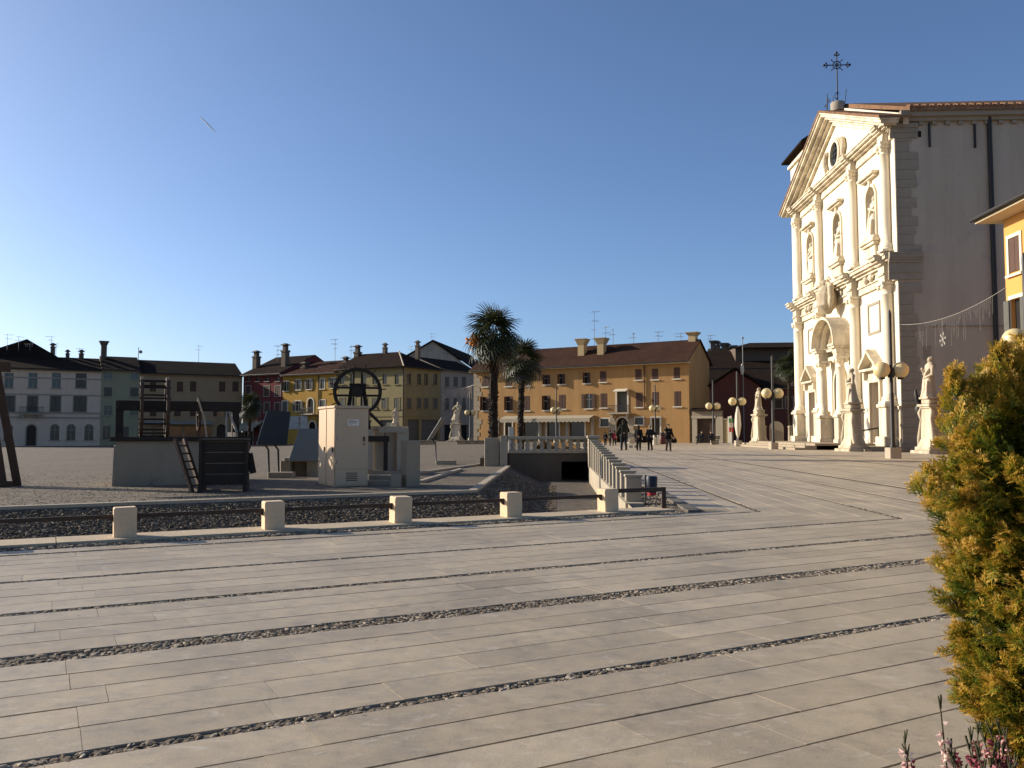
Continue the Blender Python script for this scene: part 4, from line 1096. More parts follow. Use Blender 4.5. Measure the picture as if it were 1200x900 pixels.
def aerial(r, x, y, z, h, n=3, rz=0.0):
    m = MB(); m.tube((x, y, z - 1.5), (x, y, z + h), .04, .03, 5)
    for i in range(n):
        zz = z + h - .15 - i * h * .24; L_ = .9 - .15 * i
        d = Vector((math.cos(rz + i), math.sin(rz + i) * .4, 0)).normalized()
        p = Vector((x, y, zz)); m.tube(p - d * L_ * .5, p + d * L_, .02, .02, 4)
        for k in range(4): q = p + d * (L_ * (-.4 + k * .4)); m.tube(q - Vector((0, .35, .12)), q + Vector((0, .35, .12)), .015, .015, 4)
    return m.build('aerial', 'aluminium', r)

FA = Frame((-80.4, 134.0), R(28.5))
tH = FA.t(283, 500)
HP = FA.w(tH)
FB = Frame((HP.x, HP.y), R(-32.0))
GA = -0.8
def wp(fr, t0, rows):
    """photo measurements (px, top, bottom, width px, style) -> (x, z, w, h, style) on that wall"""
    out = []
    for px, ya, yb, wpx, st in rows:
        x, z1 = fr.on(px, ya); _, z0 = fr.on(px, yb); w = fr.t(px + wpx / 2, yb) - fr.t(px - wpx / 2, yb)
        out.append((x - t0, z0, w, z1 - z0, st))
    return out
def dp(fr, t0, rows, base=None):
    out = []
    for px, ya, wpx, ar, mat in rows:
        x, z1 = fr.on(px, ya); w = fr.t(px + wpx / 2, ya) - fr.t(px - wpx / 2, ya); b = base if base is not None else GA
        out.append((x - t0, w, z1 - b, ar, mat, b))
    return out
def zz(fr, px, py): return fr.on(px, py)[1]

# grey-white palazzo
t0, t1 = FA.t(-75), FA.t(117)
H = zz(FA, 60, 432)
wr = [(px, 437, 454.5, 10.5, 'n') for px in (-44, -17, 10.9, 38.9, 66.4)] + [(95.2, 437.5, 454.5, 13, 'nc')] + [(px, 464, 482.5, 12, 'c') for px in (-44, -17, 11.7, 38.4, 65.3)] + [(94, 464, 482.5, 15, 'c')]
wr += [(px, 497, 515.5, 10.5, 'nr') for px in (-44, -17, 10, 64.5, 83.5, 104.5)]
b, r, dim = house('grey_palazzo', 'grey-white three-storey palazzo with arched ground-floor windows at the left edge', FA, t0, t1, H, 14, 'greywhite', 'roof', wp(FA, t0, wr), 2.3, .6, sh='shutterg', trim='greyplaster', doors=dp(FA, t0, [(36.9, 498, 11, True, 'door')]), cat='building', soffit='greyplaster')
W = t1 - t0
mb = MB()
for ya, yb, pr in ((442.5, 444, .08), (462, 463.2, .1), (483, 484.5, .12), (488.5, 490, .12)): mb.box(0, W, -pr, -.003, zz(FA, 60, yb), zz(FA, 60, ya))
mb.build('string_course', 'greyplaster', b)
xb, zb = FA.on(37, 484); xb -= t0
m_ = MB(); m_.box(xb - 1.7, xb + 1.7, -1.1, -.13, zb - .25, zb - .05); m_.box(xb - 1.3, xb - 1.0, -.9, -.13, zb - .9, zb - .26); m_.box(xb + 1.0, xb + 1.3, -.9, -.13, zb - .9, zb - .26); bc = m_.build('balcony', 'greyplaster', b)
m_ = MB(); m_.box(xb - 1.7, xb + 1.7, -1.1, -1.04, zb + .9, zb + .97)
for k in range(18): m_.box(xb - 1.68 + k * .196, xb - 1.64 + k * .196, -1.09, -1.05, zb - .05, zb + .9)
m_.build('railing', 'iron', bc)
# taller hipped roof block behind
xa, za = FA.on(-8, 408); xc, zc = FA.on(80, 416); xm, zm = FA.on(30, 399)
m_ = MB(); x0, x1, xm = xa - t0 - 3, xc - t0 + 1, xm - t0; z0_ = zz(FA, 30, 421)
m_.add([(x0 - 6, 4, z0_ - 2), (x1, 4, z0_ - .6), (x1, 22, z0_ - .6), (x0 - 6, 22, z0_ - 2), (xm, 9, zm * 1.07), (xm, 18, zm * 1.07)], [(0, 1, 4), (1, 2, 5, 4), (2, 3, 5), (3, 0, 4, 5)]); m_.build('upper_roof', 'roof', r)
for px, py, w in ((62, 405, .7), (80, 413, .6), (97, 413, .7)): x, z = FA.on(px, py + 7); chimney(r, x - t0, 7, z + .5, 1.2, w, 'chimd', False)
for px, py, h in ((6, 398, 3.4), (20, 398, 3), (34, 400, 1.8), (60, 399, 3.2), (66, 402, 2.2), (94, 410, 2.6)): x, z = FA.on(px, py + 8); aerial(r, x - t0, 7, z, h * .8, 2, px)
# street lamp-like pole and kerbside things are separate; green house
t0, t1 = FA.t(117), FA.t(163)
wr = [(px, ya, yb, 9.5, st) for px in (126.8, 157.5) for ya, yb, st in ((437, 444.5, 'n'), (454, 464.5, 'c'), (475.5, 486.5, 'n'))] + [(125, 499, 515, 9, 'n'), (143, 500, 515, 16, 'nb')]
b, r, dim = house('green_house', 'narrow grey-green house with dark shutters beside the grey palazzo', FA, t0, t1, zz(FA, 140, 433), 14, 'greygreen', 'roof', wp(FA, t0, wr), 2.55, .6, sh='shutterg', trim='greyplaster', soffit='greyplaster')
x, z = FA.on(124, 414); chimney(r, x - t0, 6, z + .6, 1.9, .9, 'chimd')
t0, t1 = FA.t(163), FA.t(283)
wr = [(px, 447, 459, 7.5, 'c') for px in (179.5, 211, 226.5, 260.5, 276)] + [(px, 479, 488, 8, 'c') for px in (179.5, 208, 226.5)] + [(259, 478.5, 488, 9, 'o')] + [(px, 500, 514, 15, 'nb') for px in (186, 206, 224, 241)]
b, r, dim = house('beige_house', 'long dull beige house with arched doorway behind the wooden machine', FA, t0, t1, zz(FA, 220, 438), 14, 'beige', 'roof', wp(FA, t0, wr), 2.5, .6, trim='tan', doors=dp(FA, t0, [(259.5, 497, 11, True, 'door'), (275, 499, 6, False, 'door')]), soffit='tan')
x0, z0_ = FA.on(168, 497); x1 = FA.t(248)
m_ = MB(); m_.hexa([(x0 - t0, -.1, z0_ + .5), (x1 - t0, -.1, z0_ + .5), (x1 - t0, -1.8, z0_), (x0 - t0, -1.8, z0_)], [(x0 - t0, -.1, z0_ + .6), (x1 - t0, -.1, z0_ + .6), (x1 - t0, -1.8, z0_ + .1), (x0 - t0, -1.8, z0_ + .1)]); m_.build('awning', 'greyplaster', b)
x, z = FA.on(166, 417); m_ = MB(); m_.path([(x - t0, 6, z - 1.5), (x - t0, 6, z + 2.0)], .06, 6); m_.ball((x - t0 + .35, 6, z + 1.2), .3, 8, 6, (1, .4, 1)); m_.lathe(x - t0, 6, [(.25, z - 1.6), (.25, z - .9), (.1, z - .8)], 8); m_.build('aerial_mast', 'aluminium', r)
x, z = FA.on(240, 419); aerial(r, x - t0, 7, z, 2.8, 2, 1.0)

# second side: red, yellow, cream
t0, t1 = 0.3, FB.t(331)
wr = [(px, 441.5, 446.5, 4.6, 'n') for px in (291, 302, 313, 325.5)] + [(px, 452.5, 464, 6, 'c') for px in (291, 312.7, 325.7)] + [(px, 472, 483, 6, 'c') for px in (291, 302, 313, 325)]
b, r, dim = house('red_house', 'dark red house with white window frames between beige and yellow houses', FB, t0, t1, zz(FB, 312, 437), 15, 'red', 'roof', wp(FB, t0, wr), 3.4, .7, trim='greyplaster', doors=dp(FB, t0, [(292, 494, 9, False, 'dark'), (310, 494, 9, False, 'dark'), (324, 496, 7, False, 'door')]))
for px, py, hh in ((287, 418, 2.6), (321, 414, 3.2), (344, 428, 2.0)): x, z = FB.on(px, py + 12); chimney(r, x - t0, 2.6, z + .2, hh, 1.0, 'chimd', False)
x0 = FB.t(286) - t0; x1 = FB.t(309) - t0; z0_ = zz(FB, 300, 504); z1_ = zz(FB, 300, 495)
for k in range(2):
    a_ = x0 + (x1 - x0) * k / 2; c_ = x0 + (x1 - x0) * (k + 1) / 2 - .15
    MB().hexa([(a_, -.1, z1_), (c_, -.1, z1_), (c_, -2.2, z0_ + .3), (a_, -2.2, z0_ + .3)], [(a_, -.1, z1_ + .06), (c_, -.1, z1_ + .06), (c_, -2.2, z0_ + .36), (a_, -2.2, z0_ + .36)]).box(a_, c_, -2.22, -2.2, z0_ - .2, z0_ + .35).build('awning', 'awning', b)
for px, py in ((300, 411), (368, 404)): x, z = FB.on(px, py + 12); aerial(r, x - t0, 5, z, 3.2, 3, px)
t0, t1 = FB.t(331), FB.t(395)
wr = [(335.5, 447, 458, 5, 'e'), (350, 445.5, 456.5, 5, 'o'), (362.5, 445, 456, 5, 'o'), (378, 444, 455.5, 5, 'p'), (390.5, 443, 454.5, 5, 'o')] + [(334, 470.5, 482, 6, 'c'), (349.5, 470, 481.5, 6, 'o'), (378, 469, 481, 6, 'c')]
b, r, dim = house('yellow_house', 'bright yellow house with open dark shutters and a small balcony', FB, t0, t1, zz(FB, 363, 437), 13, 'yellow', 'roofred', wp(FB, t0, wr), 2.4, .7, sh='shutterg', doors=dp(FB, t0, [(364, 467, 7, True, 'glass')], zz(FB, 364, 484)) + dp(FB, t0, [(366, 494, 8, True, 'dark'), (385, 495, 8, False, 'dark')]))
x0 = FB.t(356.5) - t0; x1 = FB.t(371) - t0; zb = zz(FB, 363, 485)
m_ = MB(); m_.box(x0, x1, -1.0, -.08, zb - .15, zb - .002); bc = m_.build('balcony', 'white', b)
m_ = MB(); m_.box(x0, x1, -1.0, -.95, zb + .9, zb + 1.0)
for k in range(16): x = x0 + (x1 - x0) * k / 15.5; m_.box(x, x + .05, -.99, -.95, zb, zb + .9)
m_.build('railing', 'iron', bc)
for a_, c_, nm in ((339, 351, 'left'), (352, 361, 'right')):
    x0 = FB.t(a_) - t0; x1 = FB.t(c_) - t0; p_ = surf('printed_shop_banner_' + nm, (.42, .42, .43), .7, .1, 1, 20, 0, stain=(1.3, .55, (.06, .07, .1)))
    MB().box(x0, x1, -.12, -.05, zz(FB, 350, 503), zz(FB, 350, 487.5)).build('shop_banner', p_, b)
m_ = MB(); x = FB.t(373) - t0; m_.path([(x, -.1, dim[1] - .4), (x, -.1, GA)], .08, 6); m_.build('downpipe', 'iron', b)
for px, py, hh in ((383, 424, 2.2), (397, 416, 3.0)): x, z = FB.on(px, py + 12); chimney(r, x - t0, 4.5, z + .4, hh, .9, 'chimd', False)
for px, py in ((382, 408), (388, 408)): x, z = FB.on(px, py + 12); aerial(r, x - t0, 6, z, 2.6, 2, px)
# cream corner house (hipped)
t0, t1 = FB.t(395), FB.t(472)
H = zz(FB, 435, 432)
cp_ = FB.w(t1); FS = Frame((cp_.x, cp_.y), FB.a + math.pi / 2)
dC = FS.t(516)
wr = [(px, 438.5, 450, 5, 'n') for px in (401, 413, 426.7, 439, 450.8, 465)] + [(px, 466.5, 479, 6, '') for px in (401, 413, 426.7, 439, 450.5, 465)]
W = t1 - t0; D = dC
b = empty('cream_corner_house', FB.w(t0), FB.a, 'cream yellow corner house with hipped roof and dark ground-floor shutters', 'house')
ws = wp(FB, t0, wr)
m_ = MB(); m_.wall(W, -1.2, H, [tuple(round(v, 3) for v in (x - w/2, x + w/2, z, z + h)) + (False,) for x, z, w, h, s in ws] + [(W - 4.6, W - 1.2, -1.2, zz(FB, 465, 492), False), (W - 10, W - 6.4, -1.2, zz(FB, 465, 492), False)], .3)
m_.add([(0, D, -1), (W, D, -1), (W, D, H), (0, D, H)], [(0, 1, 2, 3)]); m_.build('wall', 'cream', b)
for x, z, w, h, s in ws: window(b, x, z, w, h, s + 'c' if s == '' else s, 'shutterg', 'cream')
for a_, c_ in ((W - 4.6, W - 1.2), (W - 10, W - 6.4)): MB().box(a_, c_, .25, .3, -1.2, zz(FB, 465, 492)).build('shop_shutter', 'shutterg', b)
# its street side is a wall of the same house
e2 = bpy.data.objects.new('street_wall', None); COL.objects.link(e2); e2.parent = b; e2.location = (W, 0, 0); e2.rotation_euler = (0, 0, math.pi / 2)
wr = [(px, 438, 451, 4.5, 'n') for px in (479.4, 491, 499.3, 510)] + [(px, 466.5, 479, 5, 'c') for px in (479.4, 491, 499.3, 510)]
ws = wp(FS, 0, wr)
ga = [(FS.t(478), FS.t(491)), (FS.t(494), FS.t(513))]; zg = zz(FS, 490, 491.5)
m_ = MB(); m_.wall(D, -1.2, H, [tuple(round(v, 3) for v in (x - w/2, x + w/2, z, z + h)) + (False,) for x, z, w, h, s in ws] + [(a_, c_, -1.2, zg, False) for a_, c_ in ga], .3); m_.build('plaster', 'cream', e2)
for x, z, w, h, s in ws: window(e2, x, z, w, h, s, 'shutterg', 'cream')
for a_, c_ in ga: MB().box(a_, c_, .25, .3, -1.2, zg).build('garage_door', 'shutterg', e2)
MB().box(0, D, -.1, -.003, zz(FS, 490, 488), zz(FS, 490, 485.5)).build('string_course', 'cream', e2)
MB().box(0, W + .1, -.1, -.003, zz(FB, 465, 488), zz(FB, 465, 485.5)).build('string_course', 'cream', b)
m_ = MB(); ov = .7; zr = H + 3.0
A_ = [(-.0, -ov, H), (W + ov, -ov, H), (W + ov, D + ov, H), (0, D + ov, H)]; k0, k1 = (0, D / 2, zr), (W - D / 2, D / 2, zr)
m_.add(A_ + [k0, k1], [(0, 1, 5, 4), (1, 2, 5), (2, 3, 4, 5), (3, 0, 4), (3, 2, 1, 0)]); r = m_.build('roof', 'roof', b)
m_ = MB(); m_.path([(W + ov, -ov, H + .08), (W - D/2, D/2, zr + .08)], .13, 6); m_.build('hip_ridge', 'concpale', r)
MB().path([(-.0, -ov - .08, H), (W + ov + .08, -ov - .08, H), (W + ov + .08, D, H)], .09, 6).build('gutter', 'iron', b)
MB().path([(W + .1, -.12, H), (W + .1, -.12, GA)], .09, 6).build('downpipe', 'iron', b)
for px in (428, 504): x, z = FB.on(px, 422) ; chimney(r, min(x - t0, W - 1), D * .5, zr - .3, 1.6, .6, 'chimd', False)
# grey house down the street
t1 = FS.t(553)
wr = [(px, 441.5, 453, 5, 'nc') for px in (524, 534, 543.7)] + [(px, 466, 480, 5, 'nc') for px in (524, 534, 543.7)]
b, r, dim = house('grey_street_house', 'plain grey house down the side street beyond the cream corner', FS, dC + .05, t1 + 2, zz(FS, 530, 433), 10, 'greyplaster', 'roof', wp(FS, dC + .05, wr), 2.0, .5, sh='shutterg', trim='greyplaster', doors=[(2.5, 3, 3.4, False, 'dark', GA), (6.5, 2.4, 3.4, False, 'dark', GA)], soffit='greyplaster')
# big stained gable behind
c_ = P(507, 400, 168.0); FG = Frame((c_.x, c_.y), R(8))
b = empty('gabled_barn', FG.w(0), FG.a, 'large old building with stained pale gable rising behind the cream house', 'building')
xl = FG.t(476, 416); xr = FG.t(551, 430); zl = zz(FG, 476, 418); zr_ = zz(FG, 551, 431); za = zz(FG, 507, 400)
MB().prism([(xl, -1), (xr, -1), (xr, zr_), (0, za), (xl, zl)], 0, .4).build('gable', 'gable', b)
m_ = MB(); Dg = 30; q_ = 10
m_.hexa([(xr + .5, -.4, zr_ - .2), (xr + .5 + q_, Dg, zr_ - .2), (q_, Dg, za), (0, -.4, za)], [(xr + .5, -.4, zr_ + .1), (xr + .5 + q_, Dg, zr_ + .1), (q_, Dg, za + .3), (0, -.4, za + .3)])
m_.hexa([(xl - .5, -.4, zl - .3), (xl - .5 + q_, Dg, zl - .3), (q_, Dg, za), (0, -.4, za)], [(xl - .5, -.4, zl), (xl - .5 + q_, Dg, zl), (q_, Dg, za + .3), (0, -.4, za + .3)])
r = m_.build('roof', 'roof', b)
aerial(r, 0, 4, za - .5, 2.6, 2, 0); aerial(r, -4, 4, zl, 2.6, 2, 2)
# ------------------------------------------------------------------ long orange house
t0, t1 = FB.t(555), FB.t(808)
H = zz(FB, 700, 424)
FE = Frame(FB.w(t1)[:2], FB.a + math.pi / 2)
D = FE.t(832)
wr = [(px, ya, yb, 7.5, 'n' + st) for px, ya, yb, st in ((569, 441, 453, 'c'), (596, 441, 452.5, 'c'), (617, 440, 452, 'c'), (641, 439, 450.5, 'a'), (658.6, 438, 450, 'a'), (688, 436.5, 449, 'a'), (706.7, 435, 447.5, 'c'), (748, 432.5, 445, 'c'), (767.5, 432, 444.5, 'c'), (793, 430.5, 443.5, 'c'))]
wr += [(px, ya, yb, 8, 'n' + st) for px, ya, yb, st in ((569, 465, 481, 'a'), (597, 464.5, 481, 'a'), (617, 464, 481, 'c'), (641, 463.5, 480.5, 'a'), (659, 462.5, 479, 'c'), (690, 461.5, 478.5, 'o'), (707.5, 461, 477.5, 'c'), (749, 460, 477, 'c'), (768, 459.5, 476.5, 'c'), (794, 458.5, 476, 'c'))]
wr += [(708.5, 490.5, 499.5, 10, 'b'), (749, 489.5, 497.5, 9.5, 'b')]
dr = dp(FB, t0, [(729, 489.5, 14, True, 'dark'), (768.5, 490, 9.5, False, 'door')], 0.0) + dp(FB, t0, [(729, 458.5, 12, False, 'shutterg')], zz(FB, 729, 483)) + dp(FB, t0, [(px, 494, w, False, 'glass') for px, w in ((596, 8), (622, 18), (648, 14), (676, 18))], 0.0)
b, r, dim = house('orange_house', 'long ochre orange house with brown shutters, stone portal and shop awning', FB, t0, t1, H, D, 'orange', 'roofred', wp(FB, t0, wr), 2.5, .9, doors=dr, sx=.25)
W = t1 - t0
for px, py, hh in ((675, 409, 3.0), (698, 408, 3.0), (809, 399, 2.6)):
    x, z = FB.on(px, py + 11); yy = 1.9 if px < 800 else D / 2
    zb_ = dim[1] + yy / (D / 2) * 2.5; chimney(r, min(x - t0, W - .8), yy, zb_, zz(FB, px, py - 9) * 1.03 - zb_, .95, 'chim')
x = FB.t(674) - t0; aerial(r, x, 6, dim[1] + 2.5, 5.4, 4, .3)
for px, hh in ((684, 3.4), (693, 3.0), (718, 2.2), (748, 2.2), (776, 1.8)): aerial(r, FB.t(px) - t0, 7, dim[1] + 2.3, hh, 2, px)
# corner stones, pipes, balcony, awning
rq = random.Random(6); z = 0
while z < H - 1:
    h = rq.uniform(.45, .8); MB().cbox(0, rq.choice((.7, 1.1, 1.4)), -.04, 0, .01, h - .01, .01).build('quoin_stone', 'conc', b, (.02, -.004, z)); z += h
m_ = MB(); x = FB.t(756) - t0; m_.path([(x, -.12, H - .3), (x, -.12, 4.4)], .08, 6); m_.build('downpipe', 'shutter', b)
x0, x1 = FB.t(716) - t0, FB.t(741) - t0; zb = zz(FB, 729, 483.5)
m_ = MB(); m_.box(x0, x1, -1.1, -.08, zb - .2, zb - .003); m_.box(x0 + .3, x0 + .6, -.8, -.08, zb - .7, zb - .201); m_.box(x1 - .6, x1 - .3, -.8, -.08, zb - .7, zb - .201); bc = m_.build('balcony', 'concpale', b)
m_ = MB(); m_.box(x0, x1, -1.1, -1.06, zb + .9, zb + .96)
for k in range(22): xx = x0 + (x1 - x0) * k / 21.5; m_.box(xx, xx + .035, -1.09, -1.06, zb, zb + .9)
m_.build('railing', 'iron', bc)
x0, x1 = FB.t(722) - t0, FB.t(737) - t0; z1_ = zz(FB, 729, 456.5)
MB().hexa([(x0, -.08, z1_), (x1, -.08, z1_), (x1, -.9, z1_ - .3), (x0, -.9, z1_ - .3)], [(x0, -.08, z1_ + .1), (x1, -.08, z1_ + .1), (x1, -.9, z1_ - .2), (x0, -.9, z1_ - .2)]).build('balcony_canopy', 'white', b)
x = FB.t(729) - t0
for s in (-1, 1):
    for k in range(6): MB().cbox(x + s * 1.35 - (.35 if k % 2 else .5), x + s * 1.35 + (.35 if k % 2 else .5), -.14, -.072, k * .55, k * .55 + .53, .01).build('portal_stone', 'conc', b)
x0, x1 = FB.t(592) - t0, FB.t(697) - t0; z1_ = zz(FB, 650, 487.5); z0_ = zz(FB, 650, 494)
m_ = MB(); m_.hexa([(x0, -.08, z1_), (x1, -.08, z1_), (x1, -1.5, z0_ + .35), (x0, -1.5, z0_ + .35)], [(x0, -.08, z1_ + .06), (x1, -.08, z1_ + .06), (x1, -1.5, z0_ + .41), (x0, -1.5, z0_ + .41)])
n = 44
for k in range(n): xx = x0 + (x1 - x0) * k / n; m_.box(xx + .01, xx + (x1 - x0) / n - .01, -1.53, -1.5, z0_ - .05 - .08 * (k % 2), z0_ + .4)
m_.build('shop_awning', 'awning', b)
for px in (584, 610, 634, 665, 695): x = FB.t(px) - t0; MB().cbox(x - .22, x + .22, -.25, -.004, 0, z1_ - .2, .03).build('pilaster', 'concpale', b)
MB().box(.5, W - 1, .8, .85, 0, 3.5).build('interior', 'dark', b)
# ------------------------------------------------------------------ gate, walls and houses beside the church
tG = FB.t(811); 
e = empty('wooden_gate', FB.w(tG), FB.a, 'wide brown wooden gate in a stone doorway beside the orange house', 'gate')
W = FB.t(846) - tG; zt = zz(FB, 828, 487.5); x0, x1 = FB.t(817) - tG, FB.t(839) - tG
m_ = MB(); m_.wall(W, 0, zt + .7, [(x0, x1, 0, zt - .3, False)], .4); m_.box(0, W, .4, .5, 0, zt + .7); m_.build('wall', 'conc', e)
n = 9
for k in range(n): a_ = x0 + (x1 - x0) * k / n; MB().cbox(a_ + .01, a_ + (x1 - x0) / n - .01, .25, .3, .05, zt - .3, .01).build('plank', 'woodbrown', e)
m_ = MB(); m_.box(x0 - .6, x0 - .004, -.1, .1, 0, zt - .3); m_.box(x1 + .004, x1 + .9, -.1, .1, 0, zt - .1); m_.box(x0 - .7, x1, -.14, .1, zt - .296, zt + .05); m_.build('stone_frame', 'concpale', e)
m_ = MB(); m_.hexa([(-.2, -.5, zt + .6), (W, -.5, zt + .6), (W, .8, zt + .95), (-.2, .8, zt + .95)], [(-.2, -.5, zt + .7), (W, -.5, zt + .7), (W, .8, zt + 1.05), (-.2, .8, zt + 1.05)]); m_.build('roof', 'roof', e)
t_ = FB.t(846.5); e = empty('cream_garden_wall', FB.w(t_), FB.a, 'low cream plastered garden wall next to the brown gate', 'wall')
W = FB.t(858) - t_; MB().box(0, W, 0, .4, 0, zz(FB, 850, 492)).build('wall', 'tan', e); MB().cbox(-.05, W + .05, -.08, .48, zz(FB, 850, 492) + .003, zz(FB, 850, 490.5), .02).build('coping', 'conc', e); MB().cbox(W - .5, W, -.12, -.003, 0, zz(FB, 855, 488), .02).build('pilaster', 'white', e)
FM = Frame(P(832, 515, 116)[:2], R(-8))
t1 = FM.t(960)
wr = [(px, 466, 478, 8, 'c') for px in (838, 912, 925)]
b, r, dim = house('maroon_house', 'dark maroon house with a tiled roof behind the left church statue', FM, 0, t1, zz(FM, 880, 452), 9, 'maroon', 'roof', wp(FM, 0, wr), 2.4, .6, trim='greyplaster', doors=dp(FM, 0, [(868, 481, 26, True, 'dark')], 0.0), soffit='greyplaster')
x0 = FM.t(828); xg = FM.t(860); x1 = FM.t(893); zg, ze = zz(FM, 860, 434), zz(FM, 860, 453)
m_ = MB()
for xa_, in ((x0,), (x1,)): m_.hexa([(xa_, -2.5, ze - .2), (xa_, 6, ze - .2), (xg, 6, zg), (xg, -2.5, zg)], [(xa_, -2.5, ze + .05), (xa_, 6, ze + .05), (xg, 6, zg + .25), (xg, -2.5, zg + .25)])
m_.build('cross_gable_roof', 'roof', r); MB().prism([(x0 + .5, 0), (x1 - .5, 0), (x1 - .5, ze), (xg, zg - .1), (x0 + .5, ze)], -2.0, -.05).build('porch_wing', 'maroon', b)
FW = Frame(P(826, 515, 138)[:2], R(-6))
b, r, dim = house('pale_long_house', 'long pale-walled house with overhanging dark roof behind the church', FW, 0, FW.t(990), zz(FW, 890, 429), 14, 'greyplaster', 'roof', [(FW.t(884), zz(FW, 884, 445), 2.6, 2.0, 'nr')], 3.0, 1.2, trim='greyplaster', soffit='chimd')
m_ = MB(); XU = FW.t(858); m_.box(XU + 1, FW.t(990), 2, 10, dim[1] - .3, dim[1] + 3.35); m_.build('upper_storey', 'chimd', b)
m_ = MB(); zt = dim[1] + 3.0; X1 = FW.t(990); m_.hexa([(XU + .2, 0.6, zt - .1), (X1, .6, zt - .1), (X1, 6, zt + 1.2), (XU + 4, 6, zt + 1.2)], [(XU + .2, .6, zt + .1), (X1, .6, zt + .1), (X1, 6, zt + 1.4), (XU + 4, 6, zt + 1.4)]); m_.build('upper_roof', 'roof', r)
FX = Frame(P(826, 515, 150)[:2], R(-20))
b, r, dim = house('back_house', 'dark-roofed back house with a row of chimneys behind the orange house', FX, 0, FX.t(866), zz(FX, 845, 436), 12, 'chimd', 'roof', (), 4.6, .6, soffit='chimd')  # dark wall plaster puts shade into the colour of the sunlit gable end
for i, px in enumerate((831, 837, 844, 849, 856)): x, z = FX.on(px, 417); chimney(r, x, 6, dim[1] + 4.4 - .25 * i, 1.7, .8, 'chimd', i % 2 == 0)
for px in (822, 830): aerial(r, max(.3, FX.t(px)), 5, dim[1] + 4.6, 2.6, 2, px)
# thin lightning mast
p = P(872, 515, 112); e = empty('tall_mast', (p.x, p.y, 0), 0, 'tall thin mast with a small dish rising above the maroon house', 'mast')
MB().tube((0, 0, 0), (0, 0, P(872, 396, 112).z), .09, .05, 6).build('pole', 'aluminium', e); MB().ball((-.15, -.2, P(872, 433, 112).z), .7, 10, 6, (.35, .3, 1.1)).build('dish', 'white', e); MB().ball((0, 0, P(872, 396, 112).z), .16, 8, 6).build('finial', 'aluminium', e)
# icicle cord in the far street
a = FB.w(FB.t(497), -0.2, zz(FB, 497, 457)); a = FS.w(FS.t(519), -.1, zz(FS, 519, 456)); b_ = FB.w(FB.t(556), -.1, zz(FB, 556, 451))
e = empty('street_icicle_lights', a, 0, 'faint icicle light string across the side street with a snowflake', 'light string')
cat = [Vector((0, 0, 0)).lerp(b_ - a, k / 12) + Vector((0, 0, -1.2 * (k / 12) * (1 - k / 12))) for k in range(13)]
MB().path(cat, .03, 4).build('cable', 'white', e); m_ = MB(); ri = random.Random(8)
for k in range(30): f = .1 + .85 * k / 30; i = int(f * 12); q = cat[i].lerp(cat[i + 1], f * 12 - i); m_.path([q, q + Vector((0, 0, -ri.uniform(.6, 2.4)))], .012, 4, False)
tag(m_.build('icicles', 'white', e), kind='stuff'); m_ = MB(); q = P(516.5, 466, 112) ; snowflake(m_, cat[0] + Vector((0, 0, -1.5)), .75, FS.u); m_.path([cat[0], cat[0] + Vector((0, 0, -1.5))], .015, 4); m_.build('snowflake', 'white', e)
# ------------------------------------------------------------------ twin-globe street lamps
def lamp_proto():
    e = empty('globe_lamp', (0, 0, 0))
    MB().cbox(-.27, .27, -.27, .27, -.05, .5, .02).build('base_block', 'concpale', e)
    MB().lathe(0, 0, [(.13, .5), (.13, .62), (.095, .66), (.095, 3.0), (.075, 3.05), (.075, 6.75), (.05, 6.85), (.0001, 6.95)], 12).build('pole', 'iron', e)
    a = MB(); a.tube((-.46, 0, 3.95), (.46, 0, 3.95), .05); a.lathe(0, 0, [(.14, 3.75), (.16, 3.85), (.16, 4.1), (.1, 4.2)], 10); a.build('arm', 'iron', e)
    for s in (-1, 1):
        g = MB().ball((s * .45, 0, 4.1), .375, 22, 14).build('globe', 'globe', e)
        MB().lathe(s * .45, 0, [(.13, 3.66), (.15, 3.72), (.13, 3.78)], 12).build('collar', 'iron', g)
    return e
lp = lamp_proto()
spots = [(1046, 39.6, .05, 'twin-globe street lamp nearest the church corner, tall black pole on a block'),
         (906, 62.8, .1, 'twin-globe street lamp in front of the left church statue'),
         (864.5, 78.7, .1, 'twin-globe street lamp with a white folded parasol beneath its globes'),
         (836, 92.0, .1, 'twin-globe street lamp standing before the brown wooden gate'),
         (768, 100.0, .55, 'twin-globe street lamp in front of the orange house doorway'),
         (652, 108.0, .55, 'twin-globe street lamp rising behind the bridge parapet'),
         (551, 121.0, .3, 'twin-globe street lamp in the shade left of the tall palms'),
         (1207, 27.0, .2, 'twin-globe street lamp half hidden by the orange bush')]
for i, (px, Y, rz, lb) in enumerate(spots):
    o = lp if i == 0 else copy_tree(lp)
    p = P(px, 505, Y); o.location = (p.x, p.y, 0); o.rotation_euler = (0, 0, rz)
    tag(o, lb, 'street lamp', 'twin-globe street lamps')

# ------------------------------------------------------------------ wooden hoisting machine on its stone trough
FMc = Frame(G(134, 570)[:2], A1 * .86)
tr = empty('stone_trough', FMc.w(0), FMc.a, 'large concrete well trough under the dark wooden machine', 'trough')
m_ = MB(); W, Dp, Hh = 2.75, 2.2, .98
q = lambda o: [(o, o), (W - o, o), (W - o, Dp - o), (o, Dp - o)]
for (a, b_) in ((0, 1), (1, 2), (2, 3), (3, 0)):
    A, B = q(0)[a], q(0)[b_]; C, D_ = q(.16)[b_], q(.16)[a]
    m_.prismz([A, B, C, D_], -.1, Hh)
m_.prismz(q(.16), -.1, .25); m_.build('basin', 'conc', tr)
MB().hexa([(-.05, -.05, .0), (.0, -.001, .0), (.0, 1.0, .0), (-.05, 1.0, .0)], [(-.03, -.03, Hh - .1), (0, -.001, Hh - .1), (0, .9, Hh - .1), (-.03, .9, Hh - .1)]).build('buttress', 'concpale', tr)
